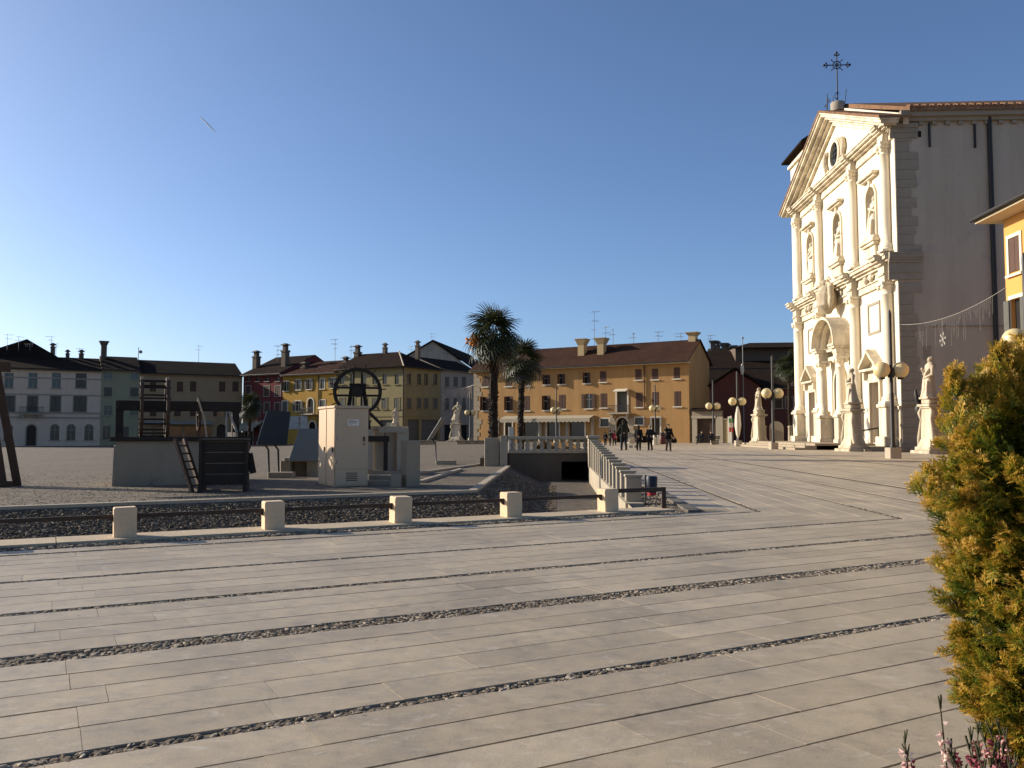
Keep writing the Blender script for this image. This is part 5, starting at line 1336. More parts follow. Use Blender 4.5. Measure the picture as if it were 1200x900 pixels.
mc = empty('wooden_hoist', FMc.w(0, 0, Hh), FMc.a, 'dark timber hoisting machine with beam and treadwheel above the stone trough', 'machine')
m_ = MB(); m_.cbox(-.12, W + .25, -.10, .12, 0, .09, .01); m_.build('front_sill', 'wood', mc)
m_ = MB(); m_.cbox(-.12, W + .25, Dp - .2, Dp, 0, .09, .01); m_.build('rear_sill', 'wood', mc)
for x in (.06, 2.62): MB().cbox(x - .085, x + .085, .95, 1.12, 0.0, .93, .01).build('post', 'wood', mc); MB().box(x - .07, x + .07, -.1, Dp, .092, .2).build('cross_beam', 'wood', mc)
MB().cbox(.0, 2.75, .93, 1.14, .70, .93, .015).build('main_beam', 'wood', mc)
def ring(mb, x, cy, cz, r0, r1, w, n=28, squash=1):
    for i in range(n):
        t0, t1 = 2*math.pi*i/n, 2*math.pi*(i+1)/n
        g = lambda r, t, xx: (xx, cy + r*math.cos(t), cz + r*math.sin(t))
        mb.hexa([g(r0, t0, x-w), g(r1, t0, x-w), g(r1, t1, x-w), g(r0, t1, x-w)], [g(r0, t0, x+w), g(r1, t0, x+w), g(r1, t1, x+w), g(r0, t1, x+w)])
for x in (.52, 1.07):
    m_ = MB(); ring(m_, x, 1.03, .74, .60, .75, .035); wh = m_.build('treadwheel_rim', 'woodbrown', mc)
    m_ = MB(); m_.bar((x, .4, .74), (x, 1.66, .74), .05); m_.bar((x, 1.03, .1), (x, 1.03, 1.38), .05); m_.build('spoke', 'wood', wh)
for k in range(14):
    a = 2 * math.pi * k / 14 + .1; MB().bar((.46, 1.03 + .67*math.cos(a), .74 + .67*math.sin(a)), (1.13, 1.03 + .67*math.cos(a), .74 + .67*math.sin(a)), .055, .04).build('tread', 'wood', mc)
m_ = MB(); ring(m_, 1.78, 1.03, .62, .33, .40, .03, 20); m_.bar((1.78, 1.03, .1), (1.78, 1.03, 1.05), .04); m_.bar((1.78, .6, .62), (1.78, 1.45, .62), .04); m_.build('pulley_wheel', 'woodbrown', mc)
m_ = MB(); m_.path([(1.7, .5, 1.02), (1.86, .45, .5), (1.9, .2, .05)], .018, 5); m_.build('rope', surf('pale_hemp_rope', (.42, .36, .27), .9, .2, 6, 40), mc)
m_ = MB(); m_.bar((2.4, 1.0, .72), (2.32, .1, .05), .04); m_.bar((2.45, 1.0, .72), (2.6, .1, .05), .04); m_.build('strut', surf('bleached_wood', (.36, .31, .24), .85, .2, 5, 40), mc)
# plank chest on a sledge with ladder frame
FCt = Frame(G(233, 577)[:2], A1 * .5)
cr = empty('plank_chest', FCt.w(0), FCt.a, 'black tarred plank chest on a sledge in front of the stone trough', 'chest')
for k in range(4): MB().cbox(0, .90, 0, .05, .14 + k * .215, .14 + k * .215 + .205, .008).build('front_plank', 'wood', cr)
for k in range(4): MB().cbox(.855, .905, .052, .75, .14 + k * .215, .14 + k * .215 + .205, .008).build('side_plank', 'wood', cr)
for k in range(4): MB().cbox(-.005, .045, .052, .75, .14 + k * .215, .14 + k * .215 + .205, .008).build('side_plank', 'wood', cr)
MB().cbox(-.02, .92, -.02, .78, 1.003, 1.04, .008).build('lid', 'wood', cr)
for x in (.02, .86): MB().cbox(x - .04, x + .04, -.12, .95, 0, .138, .01).build('runner', 'wood', cr); MB().bar((x, -.02, .14), (x, -.02, 1.0), .06).build('corner_post', 'wood', cr)
MB().bar((.92, .3, .75), (1.0, .3, .35), .12, .2).build('side_block', 'wood', cr)
ld = empty('leaning_ladder', FCt.w(-.12, .0), FCt.a, 'short dark ladder leaning left between the plank chest and the trough', 'ladder')
for dy, dx in ((0, 0), (.42, .12)): MB().bar((dx, dy, 0), (dx - .40, dy + .5, 1.04), .06, .07).build('rail', 'woodbrown', ld)
for k in range(6):
    f = .12 + k * .15; MB().bar((-.40*f, .5*f, 1.04*f), (.12 - .40*f, .42 + .5*f, 1.04*f), .035).build('rung', surf('worn_rung_wood', (.22, .17, .12), .8, .3, 5, 30) if k == 0 else 'woodbrown', ld)
# trestle at left edge
p = G(8, 570)
ts = empty('timber_trestle', (p.x, p.y, 0), A1, 'tall dark brown timber trestle leaning at the left edge of the photo', 'trestle')
b1 = P(-4, 428, p.y); top = b1 - p
MB().bar((.20, .1, 0), (top.x * .8 - .02, top.y, 2.55), .16, .17).build('leg', 'woodbrown', ts); MB().bar((-.06, -.08, 0), (top.x * .8 - .22, top.y - .1, 2.55), .15, .16).build('leg', 'woodbrown', ts)
MB().bar((-1.6, 1.2, 0), (-.45, .1, 2.5), .15, .16).build('leg', 'woodbrown', ts); MB().cbox(-1.7, .12, -.2, .0, 0, .12, .01).build('foot_beam', 'woodbrown', ts); MB().cbox(-2.2, .0, -.12, .06, 2.5, 2.7, .01).build('head_beam', 'woodbrown', ts)

# ------------------------------------------------------------------ service cabinet
FCa = Frame(G(392, 570.5)[:2], A1)
cb = empty('service_cabinet', FCa.w(0), FCa.a, 'tall cream metal service cabinet with a small notice plate', 'cabinet')
MB().cbox(0, .75, 0, .62, .0, 1.70, .008).cbox(.0, .75, .632, 1.25, 0, 1.70, .008).build('body', 'cabinet', cb)
MB().cbox(-.03, .78, -.03, .62, 1.702, 1.76, .012).cbox(-.03, .78, .635, 1.28, 1.702, 1.76, .012).build('cap', 'cabinet', cb)
dr_ = MB().cbox(.02, .73, -.012, -.001, .38, 1.68, .004).build('door', 'cabinet', cb)
MB().cbox(.02, .73, -.010, -.001, .03, .37, .004).build('lower_panel', 'cabinet', cb)
MB().box(.63, .66, -.04, -.0125, .98, 1.08).lathe(.645, -.025, [(.018, .90), (.018, .93)], 8).build('handle', 'iron', dr_)
MB().box(.27, .53, -.02, -.0125, 1.32, 1.46).build('notice_plate', 'plate', dr_)
for z_ in (.5, 1.0, 1.5): MB().cbox(.018, .045, -.03, -.0125, z_, z_ + .09, .004).build('hinge', 'aluminium', dr_)
for k in range(5): MB().box(.25, .5, -.018, -.0105, .12 + k * .04, .135 + k * .04).build('vent_slot', 'paneldark', dr_)
m_ = MB()
for k, (a, b_) in enumerate(((.29, .42), (.29, .50), (.29, .47), (.29, .38))): m_.box(a, b_, -.0215, -.0202, 1.434 - k * .028, 1.443 - k * .028)
m_.build('notice_lines', 'paneldark', dr_)
for y0 in (.02, .65):
    sd_ = MB().cbox(-.012, -.001, y0, y0 + .58, .03, 1.68, .004).build('side_door', 'cabinet', cb)
    MB().box(-.035, -.0125, y0 + .06, y0 + .10, .75, .85).build('side_handle', 'iron', sd_)

# ------------------------------------------------------------------ spoked wheel over the round well
WC = P(450, 552, 25.0)
wl_ = empty('round_well', (WC.x, WC.y, 0), R(10), 'pale concrete eight-sided well head behind the cabinet', 'well')
def octs(r, z0, z1, skip=()):
    m = MB()
    for k in range(8):
        if k in skip: continue
        a0, a1 = math.pi/4*k, math.pi/4*(k+1)
        pr = lambda r_, a: (r_*math.cos(a), r_*math.sin(a))
        m.prismz([pr(r-.14, a0), pr(r, a0+.02), pr(r, a1-.02), pr(r-.14, a1)], z0, z1)
    return m
octs(.62, 0, 1.28).build('wall', 'concpale', wl_); octs(.70, 1.28, 1.36).build('rim', 'concpale', wl_)
MB().prismz([(.9*math.cos(math.pi/4*k), .9*math.sin(math.pi/4*k)) for k in range(8)], -.05, .1).build('plinth', 'conc', wl_)
for s in (-1, 1): MB().cbox(s*.5 - .17, s*.5 + .17, -.75, -.55, .1, 1.27, .02).build('pilaster', 'concpale', wl_)
WW = P(419, 459, 24.0)
wv = empty('spoked_wheel_gear', (WW.x, WW.y, 0), math.atan2(WW.x, WW.y) * -1, 'large dark spoked cog wheel on a wooden frame above the well', 'wheel')
def ringxz(m, r0, r1, d, cz, n=36):
    m.arch(0, cz, r0, r1, -d, d, 0, 2*math.pi, n)
m_ = MB(); ringxz(m_, .58, .68, .055, WW.z); m_.build('rim', 'wood', wv)
for k in range(4):
    s = (-.11, .11)[k % 2]
    MB().bar((s, 0, WW.z - .6) if k < 2 else (-.6, 0, WW.z + s), (s, 0, WW.z + .6) if k < 2 else (.6, 0, WW.z + s), .05, .06).build('spoke', 'wood', wv)
for k in range(16):
    a = 2*math.pi*k/16 + .1; MB().bar((.67*math.cos(a), 0, WW.z + .67*math.sin(a)), (.80*math.cos(a), 0, WW.z + .80*math.sin(a)), .03, .03).build('cog', 'woodbrown', wv)
MB().arch(0, WW.z, 0, .16, -.09, .09, 0, 2*math.pi, 14).build('hub', 'wood', wv)
for s in (-1, 1):
    MB().bar((s*.36, .22, 1.05), (s*.16, .14, WW.z + .16), .11, .12).build('frame_leg', 'wood', wv)
MB().cbox(-.24, .24, .08, .22, WW.z + .10, WW.z + .24, .02).build('bearing_beam', 'wood', wv)
MB().bar((-.9, .15, 1.0), (.9, .15, 1.0), .14, .16).build('base_beam', 'wood', wv)
for x in (-.8, .8): MB().bar((x, .15, 0), (x, .15, 1.0), .12).build('base_post', 'wood', wv)
MB().bar((.35, .0, WW.z - .6), (.72, -.05, 1.35), .09, .08).build('brake_lever', 'wood', wv)
MB().bar((.6, .1, 1.25), (1.35, .1, 1.25), .06, .14).build('side_board', 'concpale', wv)
# ------------------------------------------------------------------ boards, piers, plinths
def board(name, c, th, posts, label, mat):
    c = [Vector(x) for x in c]; o = Vector((c[0].x, c[0].y, 0))
    e = empty(name, o, 0, label, 'information board')
    n = (c[1] - c[0]).cross(c[3] - c[0]).normalized() * th
    MB().hexa([x - o for x in c], [x - o + n for x in c]).build('panel', mat, e)
    m = MB(); m.bar(c[0] - o, c[3] - o, .03); m.build('sunlit_edge', 'aluminium', e)  # thin sunlit left edge put in as a lighter bar
    for pt in posts: MB().path([Vector(q) - o for q in pt], .028, 8).build('post', 'iron', e)
board('dark_reading_board', [P(301, 521, 22.6), P(336, 522, 22.9), P(340.5, 483.5, 23.7), P(313.5, 481.5, 23.4)], .035, [(P(309, 519, 22.8), P(314.5, 527, 22.9), G(315.5, 559)), (P(320, 519, 22.9), P(326, 527, 23.0), G(326.5, 559))], 'dark slanted reading board on two bent black posts', 'paneldark')
board('grey_reading_board', [P(339, 541, 22.2), P(377, 541, 22.5), P(380, 503.5, 23.2), P(351, 503.5, 23.0)], .04, [], 'grey slanted reading board on a concrete bench, left of the cabinet', 'panel')
p = G(328, 558.5); q_ = G(378, 557)
e = empty('concrete_bench', (p.x, p.y, 0), 0.05, 'low concrete bench carrying the grey slanted board', 'bench')
L_ = q_.x - p.x; MB().cbox(0, .28, 0, .5, -.05, .42, .02).build('end_block', 'conc', e); MB().cbox(L_ - .28, L_, 0, .5, -.05, .42, .02).build('end_block', 'conc', e); MB().cbox(.1, L_, -.02, .5, .425, .50, .015).build('seat', 'concpale', e); MB().cbox(.29, L_ - .29, .35, .45, 0, .42, .01).build('back_slab', 'conc', e)
p = G(330, 560); o = MB().cbox(-.32, .32, -.18, .18, -.02, .15, .02).build('stone_step', 'conc', None, (p.x, p.y, 0)); tag(o, 'low stone block at the feet of the dark reading board', 'block')
FPi = Frame(G(476, 570)[:2], A1 * .9)
o = MB().cbox(0, .32, 0, .40, -.05, 1.0, .012).build('stone_pier', 'conc', None, FPi.w(0)); o.rotation_euler = (0, 0, FPi.a); tag(o, 'square grey-beige stone pier standing right of the cabinet', 'pier')
p = G(465, 570); o = MB().cbox(-.12, .1, -.1, .15, -.05, .26, .012).build('low_stone_block', 'conc', None, (p.x, p.y, 0)); tag(o, 'small low stone block against the foot of the grey pier', 'block')
p = G(446, 568); o = MB().cbox(-.3, .3, -.1, .18, -.02, .10, .01).cbox(-.3, .3, .2, .5, -.02, .2, .01).build('stone_steps', 'concpale', None, (p.x, p.y, 0)); tag(o, 'two shallow stone steps between the cabinet and the grey pier', 'steps')
board('thin_reading_board', [P(501, 516, 32.6), P(503.5, 516.5, 33.4), P(521, 490, 33.7), P(517.5, 489.5, 32.9)], .05, [(P(506, 514, 33), P(510.5, 520, 33), G(511, 543.5))], 'slanted reading board seen edge-on beside the tall palm', 'panel')
p = G(523, 544.5); o = MB().cbox(-.36, .36, -.2, .2, -.02, .16, .015).build('stone_plinth', 'conc', None, (p.x, p.y, 0)); tag(o, 'low flat stone plinth beside the thin reading board', 'plinth')
# long pale edging slabs lying in the gravel right of the pier
for i, (a, b_) in enumerate((((485, 556), (592, 541)), ((492, 566), (540, 551)))):
    A_, B_ = G(*a), G(*b_); m_ = MB(); m_.bar((0, 0, .02), B_ - A_ + Vector((0, 0, .02)), .12, .08); o = m_.build('edging_strip', 'concpale', None, A_); tag(o, ('long', 'short')[i] + ' pale stone edging strip lying in the gravel beside the palm', 'edging', 'edging strips in the gravel')
# far stone benches and kerb blocks
for i, (px, py, w, lb) in enumerate(((545, 520, 2.2, 'left of the thick palm trunk'), (556, 521, 1.8, 'below the dark street corner'), (567, 521, 1.8, 'touching the palm trunk in view'), (500, 519.5, 2.4, 'under the cream corner house'), (478, 520, 2.0, 'right of the hidden statue'))):
    p = P(px, py, 92); e = empty('stone_bench', (p.x, p.y, 0), .1, 'low stone bench across the gravel, ' + lb, 'bench', 'low stone benches across the gravel')
    MB().cbox(-w*.5, w*.5, -.3, .3, .3, .42, .02).build('slab', 'conc', e); MB().cbox(-w*.42, w*.42, -.2, .2, -.1, .3, .02).build('support', 'conc', e)
# folded white parasol beneath the third lamp
p = P(865, 515, 77.6); e = empty('folded_parasol', (p.x, p.y, 0), 0, 'folded white parasol hanging narrow and upright by the lamp', 'parasol')
MB().tube((0, 0, 0), (0, 0, 3.7), .03).build('pole', 'aluminium', e); MB().lathe(0, 0, [(.05, .75), (.16, 1.0), (.30, 1.9), (.24, 2.8), (.1, 3.5), (.03, 3.6)], 9, False).build('canopy', 'white', e)
MB().cbox(-.3, .3, -.3, .3, -.02, .1, .03).build('foot', 'conc', e)
# red and white pole sign beside it
p = P(857, 515, 84); e = empty('shop_sign_post', (p.x, p.y, 0), .2, 'slim post with small green, white and red sign beside the cream wall', 'sign')
MB().tube((0, 0, 0), (0, 0, 2.9), .04).build('post', 'white', e)
for z, c in ((2.2, (.05, .2, .08)), (1.75, (.6, .6, .58)), (1.3, (.45, .03, .03))): MB().cbox(-.22, .22, -.03, .03, z, z + .44, .01).build('sign_plate', surf('sign_paint_%d' % int(z * 100), c, .5, .1, 4, 30, 0), e)
# litter bin by the doorway
p = G(776.5, 521.2); e = empty('red_litter_bin', (p.x, p.y, 0), 0, 'dark red cylindrical litter bin near the orange house door', 'bin')
MB().lathe(0, 0, [(.28, .05), (.33, .1), (.33, 1.0), (.3, 1.02)], 14).build('drum', surf('bin_dark_red', (.07, .015, .015), .5, .2, 3, 20, 0), e); MB().lathe(0, 0, [(.36, 1.02), (.36, 1.1), (.15, 1.25), (.05, 1.27)], 14).build('hood', 'iron', e)
for i, (px, lb) in enumerate(((769, 'left of the red litter bin'), (773, 'right beside the red litter bin'))):
    p = G(px - 2, 521.5); o = MB().lathe(0, 0, [(.2, 0), (.2, .6), (.17, .9), (.1, .98)], 12).build('white_bollard', 'white', None, (p.x, p.y, 0)); tag(o, 'short white bollard before the orange house, ' + lb, 'bollard', 'white bollards at the doorway')
# wooden bench by the gate
p = G(829, 520.6); e = empty('slatted_bench', (p.x, p.y, 0), -.4, 'dark slatted bench at the corner of the orange house', 'bench')
for k in range(4): MB().cbox(-1.3, 1.3, -.25 + k * .13, -.14 + k * .13, .43, .47, .005).build('slat', 'wood', e)
for k in range(2): MB().cbox(-1.3, 1.3, .26, .30, .58 + k * .16, .70 + k * .16, .005).build('back_slat', 'wood', e)
for x in (-1.1, 1.1): MB().bar((x, -.2, 0), (x, -.2, .43), .06).build('leg', 'iron', e); MB().bar((x, .28, 0), (x, .28, .9), .06).build('leg', 'iron', e)
# contrail high in the sky
a, b_ = P(235, 137, 9000), P(253, 155, 9000)
m_ = MB(); m_.path([Vector((0, 0, 0)), (b_ - a) * .5, b_ - a], [5, 9, 3], 8)
mt, nt, bs = nodes_of('contrail_vapour'); bs.inputs['Base Color'].default_value = (.95, .95, .95, 1); bs.inputs['Roughness'].default_value = 1
tr_ = nt.nodes.new('ShaderNodeBsdfTransparent'); mx = nt.nodes.new('ShaderNodeMixShader'); out = nt.nodes['Material Output']; mx.inputs[0].default_value = .9
nt.links.new(tr_.outputs[0], mx.inputs[1]); nt.links.new(bs.outputs[0], mx.inputs[2]); nt.links.new(mx.outputs[0], out.inputs[0])
tag(m_.build('contrail', mt, None, a), 'short white aircraft contrail high in the blue sky', 'contrail')
# ------------------------------------------------------------------ people
SKIN = surf('skin', (.42, .26, .18), .6, .08, 8, 40, 0)
def clothm(n, c): return surf(n, c, .9, .25, 6, 60, .2, .004)
JET = clothm('black_wool', (.008, .008, .009)); NAVY = clothm('dark_navy_cloth', (.010, .012, .022)); OLIVE = clothm('dark_olive_padding', (.022, .024, .017)); GREYT = clothm('grey_trousers', (.10, .09, .08)); DENIM = clothm('dark_denim', (.018, .022, .035)); RED = clothm('raspberry_padding', (.30, .02, .06)); HAIRD = clothm('dark_hair', (.02, .013, .009)); HAIRG = clothm('grey_hair', (.22, .2, .18)); LEATHER = clothm('black_leather', (.012, .010, .009)); PALE = clothm('pale_cloth', (.5, .47, .42))
def person(loc, rz, h, label, coat, coat_len, trousers, hair, stride=.16, arms=((-.03, .12, .0), (.03, -.10, .0)), seated=False, hood=False, pose_arm=None, group='people walking on the square'):
    """y- is the way they face; joints as fractions of height"""
    e = empty('person', loc, rz, label, 'person', group)
    V = lambda x, y, z: Vector((x * h, y * h, z * h))
    hipz = .50 if not seated else .26
    dz = 0 if not seated else -.24
    legs = []
    for s in (-1, 1):
        st = stride * s
        if seated: legs.append([V(s*.05, 0, hipz), V(s*.06, -.24, .27), V(s*.06, -.24, .05)])
        else: legs.append([V(s*.05, 0, .50), V(s*.052, -st*.45 - .015, .27), V(s*.055, -st*1.0 + (.02 if st < 0 else 0), .045 + (.02 if st < 0 else 0))])
    b = MB(); o_ = Vector((0, 0, dz * h))
    sh = lambda s: V(s*.108, 0, .805) + o_
    b.path([V(0, 0, .47) + o_, V(0, .005, .56) + o_, V(0, .0, .64) + o_, V(0, -.005, .74) + o_, V(0, 0, .81) + o_, V(0, -.005, .845) + o_, V(0, -.012, .875) + o_], [.085*h, .083*h, .074*h, .088*h, .07*h, .034*h, .032*h], 14)
    for L_ in legs:
        b.path(L_, [.058*h, .038*h, .023*h], 10); b.ball(L_[1], .038*h, 8, 6)
        b.path([L_[2] + V(0, .02, -.02), L_[2] + V(0, -.06, -.03), L_[2] + V(0, -.1, -.033)], [.026*h, .024*h, .014*h], 8)
    hands = []
    for s, (ex, ey, ez), hd in zip((-1, 1), arms, pose_arm or (None, None)):
        el = sh(s) + V(s*.03, ey*.4, -.175); wr = el + V(-s*.0 + ex*.3, ey - .03, -.14 + ez) if hd is None else sh(s) + V(*hd)
        if hd is not None: el = (sh(s) + wr) / 2 + V(s*.06, .02, -.06)
        b.path([sh(s), el, wr], [.034*h, .027*h, .019*h], 9); b.ball(el, .027*h, 8, 6)
        d = (wr - el).normalized(); hands.append((wr, d, s))
        pc = wr + d * .03 * h; b.ball(pc, .022*h, 8, 6, (.6, 1, 1.2))
        sdv = d.cross(Vector((s, 0, 0.2))).normalized()
        for k in range(4): 
            r0 = pc + sdv * ((k - 1.5) * .010 * h) + d * .012 * h; ln = (.034, .040, .038, .030)[k] * h
            b.path([r0, r0 + d * ln * .55 - Vector((s*.004*h, 0, 0)), r0 + d * ln * .9 - Vector((s*.013*h, 0, 0))], [.0058*h, .0054*h, .0045*h], 6)
        b.path([pc - sdv * .016*h, pc - sdv * .030*h + d * .012*h, pc - sdv * .032*h + d * .028*h], [.0065*h, .006*h, .005*h], 6)
    hc = V(0, -.015, .935) + o_
    b.ball(hc, .060*h, 16, 12, (.80, .98, 1.12)); b.path([hc + V(0, -.055, .005), hc + V(0, -.073, -.012), hc + V(0, -.058, -.02)], [.006*h, .010*h, .008*h], 6)
    b.ball(hc + V(0, -.04, -.042), .026*h, 8, 6)
    for s in (-1, 1): b.ball(hc + V(s*.050, .004, -.005), .012*h, 6, 5, (.5, .8, 1.3))
    body = b.build('body', SKIN, e); remesh(body, .0125 * h / 1.7, 1)
    f = MB()
    for s in (-1, 1): f.ball(hc + V(s*.022, -.054, .006), .006*h, 6, 5)
    f.build('eyes', JET, body); f = MB(); f.ball(hc + V(0, -.058, -.032), .010*h, 8, 5, (1.4, .5, .4)); f.build('mouth', clothm('lips', (.3, .1, .09)), body)
    # hair
    m = MB(); m.ball(hc + V(0, .012, .014), .066*h, 14, 10, (.86, .98, 1.05))
    if hair[1] > .05: m.path([hc + V(0, .03, .0), hc + V(0, .05, -.06), hc + V(0, .045, -.06 - hair[1])], [.055*h, .05*h, .02*h], 10)
    hm = m.build('hair', hair[0], e)
    for v in hm.data.vertices:      # keep the face clear
        q = v.co - hc
        if q.y < -.028*h and q.z < .035*h: v.co.y = hc.y - .028*h
    # coat
    z1 = coat_len
    m = MB(); n = 18; prof = [(z1, .125), (z1 + .02, .128), ((z1 + .6) / 2, .112), (.60, .100), (.66, .105), (.74, .115), (.79, .116), (.825, .075), (.85, .045)]
    vs = []
    for z, r_ in prof:
        for j in range(n):
            t = 2*math.pi*j/n; w = 1 + .03*math.sin(5*t + z*20)
            vs.append((r_*h*w*1.08*math.cos(t), r_*h*w*.78*math.sin(t) + (-.10*h if seated and z < .55 else 0), z*h + dz*h))
    m.add(vs, [(i*n+j, i*n+(j+1)%n, (i+1)*n+(j+1)%n, (i+1)*n+j) for i in range(len(prof)-1) for j in range(n)] + [tuple(range((len(prof)-1)*n, len(prof)*n))], True)
    for (wr, d, s), (ex, ey, ez) in zip(hands, arms):
        el = sh(s) + V(s*.03, ey*.4, -.175)
        if pose_arm and pose_arm[0 if s < 0 else 1] is not None: el = (sh(s) + wr) / 2 + V(s*.06, .02, -.06)
        m.path([sh(s) + V(-s*.01, 0, .0), el, wr - d*.005*h], [.047*h, .040*h, .031*h], 10); m.ball(el, .041*h, 8, 6); m.ball(sh(s), .048*h, 8, 6)
    if hood: m.ball(V(0, .05, .855) + o_, .07*h, 10, 8, (1.1, .8, .7))
    m.build('coat', coat, e)
    m = MB()
    for L_ in legs: m.path([L_[0], L_[1], L_[2] + V(0, 0, .015)], [.070*h, .048*h, .036*h], 10); m.ball(L_[1], .048*h, 8, 6)
    m.ball(V(0, 0, hipz), .095*h, 10, 8, (1, .8, .8)); m.build('trousers', trousers, e)
    for L_ in legs: 
        m = MB(); m.path([L_[2] + V(0, .028, -.015), L_[2] + V(0, -.03, -.02), L_[2] + V(0, -.085, -.028)], [.033*h, .031*h, .022*h], 9); m.box(L_[2].x - .028*h, L_[2].x + .028*h, L_[2].y - .105*h, L_[2].y + .05*h, L_[2].z - .052*h, L_[2].z - .03*h); m.build('shoe', LEATHER, e)
    return e
pl = lambda px, py: G(px, py)
person(pl(731, 527.6), R(185), 2.06, 'tall person in a dark olive padded jacket beside a pushchair', OLIVE, .47, DENIM, (HAIRD, .0), .10, hood=True, pose_arm=((-.02, -.10, -.20), (.10, -.16, -.33)))
person(pl(748.5, 528), R(172), 1.68, 'person in a long black coat and trousers, second from the pushchair', JET, .40, JET, (HAIRD, .10), .10)
person(pl(762, 527.8), R(-170), 1.70, 'person in a dark coat swinging a large black bag', NAVY, .42, JET, (HAIRG, .0), .03, pose_arm=((-.16, -.04, -.28), None))
person(pl(783.5, 528.2), R(8), 1.76, 'person in a short black coat and grey trousers raising a hand to the face', JET, .44, GREYT, (HAIRD, .06), .06, pose_arm=((.03, -.12, .09), None))
p = pl(715, 522.2); person(p, R(150), 1.45, 'child in a dark jacket walking ahead near the stone arch', OLIVE, .44, JET, (HAIRD, .02), .12, group='children walking ahead')
p = pl(720, 522.2); person(p, R(190), 1.40, 'child in a bright raspberry jacket walking ahead', RED, .44, JET, (HAIRD, .05), .12, group='children walking ahead')
p = pl(709.5, 522); person(p, R(170), 1.30, 'small child in black walking ahead, nearest the balustrade', JET, .44, JET, (HAIRD, .02), .10, group='children walking ahead')
pb = G(829, 520.6)
for i, (dx, c) in enumerate(((-.55, NAVY), (.35, JET))):
    person((pb.x + dx, pb.y - .02 - dx * .4, .10), R(-20), 1.7, ('person in navy', 'person in black')[i] + ' sitting on the slatted bench by the gate', c, .44, JET, (HAIRD, .03), 0, seated=True, pose_arm=((.08, -.2, -.28), (-.08, -.2, -.28)), group='people sitting on the bench')
# bags
for (px, py, z, s, lb) in ((755, 528, .52, 1.3, 'large slouched black bag held by the person in navy'), (790, 528, .50, 1.0, 'black handbag hanging beside the person in grey trousers')):
    p = pl(px, py); e = empty('handbag', (p.x, p.y, z), .2, lb, 'bag', 'handbags carried by walkers')
    MB().lathe(0, 0, [(.05, .0), (.20*s, .03), (.22*s, .15), (.16*s, .32*s), (.05, .36*s)], 12, True, 1, .5).build('pouch', LEATHER, e); MB().path([(-.12*s, 0, .3*s), (-.08*s, 0, .48*s), (.08*s, 0, .48*s), (.12*s, 0, .3*s)], .012, 6).build('strap', LEATHER, e)
# pushchair
p = pl(739.5, 525); e = empty('pushchair', (p.x, p.y, 0), R(200), 'grey and white folding pushchair with small black wheels', 'pushchair')
for x in (-.24, .24):
    MB().tube((x, .40, 1.02), (x, -.32, .12), .014).build('frame_tube', 'aluminium', e); MB().tube((x, .10, .62), (x, .28, .12), .014).build('frame_tube', 'aluminium', e)
    for y in (-.32, .28):
        m = MB(); ring(m, x, y, .11, .075, .11, .025, 14); w_ = m.build('wheel', LEATHER, e); m = MB(); m.bar((x, y - .08, .11), (x, y + .08, .11), .02); m.bar((x, y, .03), (x, y, .19), .02); m.build('hub', 'aluminium', w_)
MB().tube((-.24, .40, 1.02), (.24, .40, 1.02), .016).build('handle', 'aluminium', e)
MB().hexa([(-.22, -.28, .40), (.22, -.28, .40), (.22, .10, .36), (-.22, .10, .36)], [(-.22, -.28, .46), (.22, -.28, .46), (.22, .10, .42), (-.22, .10, .42)]).hexa([(-.22, .08, .40), (.22, .08, .40), (.22, .30, .88), (-.22, .30, .88)], [(-.22, .03, .42), (.22, .03, .42), (.22, .25, .9), (-.22, .25, .9)]).build('seat', PALE, e)
MB().path([(-.24, .22, .82), (-.22, .0, 1.0), (-.2, -.1, .92)], .012, 6).path([(.24, .22, .82), (.22, .0, 1.0), (.2, -.1, .92)], .012, 6).hexa([(-.23, .22, .84), (.23, .22, .84), (.21, -.08, .97), (-.21, -.08, .97)], [(-.23, .2, .88), (.23, .2, .88), (.21, -.06, 1.0), (-.21, -.06, 1.0)]).build('canopy', GREYT, e)

# ------------------------------------------------------------------ plants
def leaf_material(name, stops, rough=.6, trans=.25):
    m, nt, b = nodes_of(name)
    a = attr(nt)
    c = ramp(nt, stops, a.outputs['Fac'])
    nt.links.new(c, b.inputs['Base Color']); b.inputs['Roughness'].default_value = rough
    tl = nt.nodes.new('ShaderNodeBsdfTranslucent'); nt.links.new(c, tl.inputs['Color'])
    mx = nt.nodes.new('ShaderNodeMixShader'); mx.inputs[0].default_value = trans; out = nt.nodes['Material Output']
    nt.links.new(b.outputs[0], mx.inputs[1]); nt.links.new(tl.outputs[0], mx.inputs[2]); nt.links.new(mx.outputs[0], out.inputs['Surface'])
    return m
PALMLEAF = leaf_material('palm_leaf', [(0, (.09, .055, .022)), (.18, (.022, .026, .008)), (.6, (.034, .042, .012)), (1, (.055, .060, .018))], .5, .2)
PALMBARK = surf('palm_trunk_fibre', (.035, .024, .016), .95, .4, 6, 35, .9, .05)
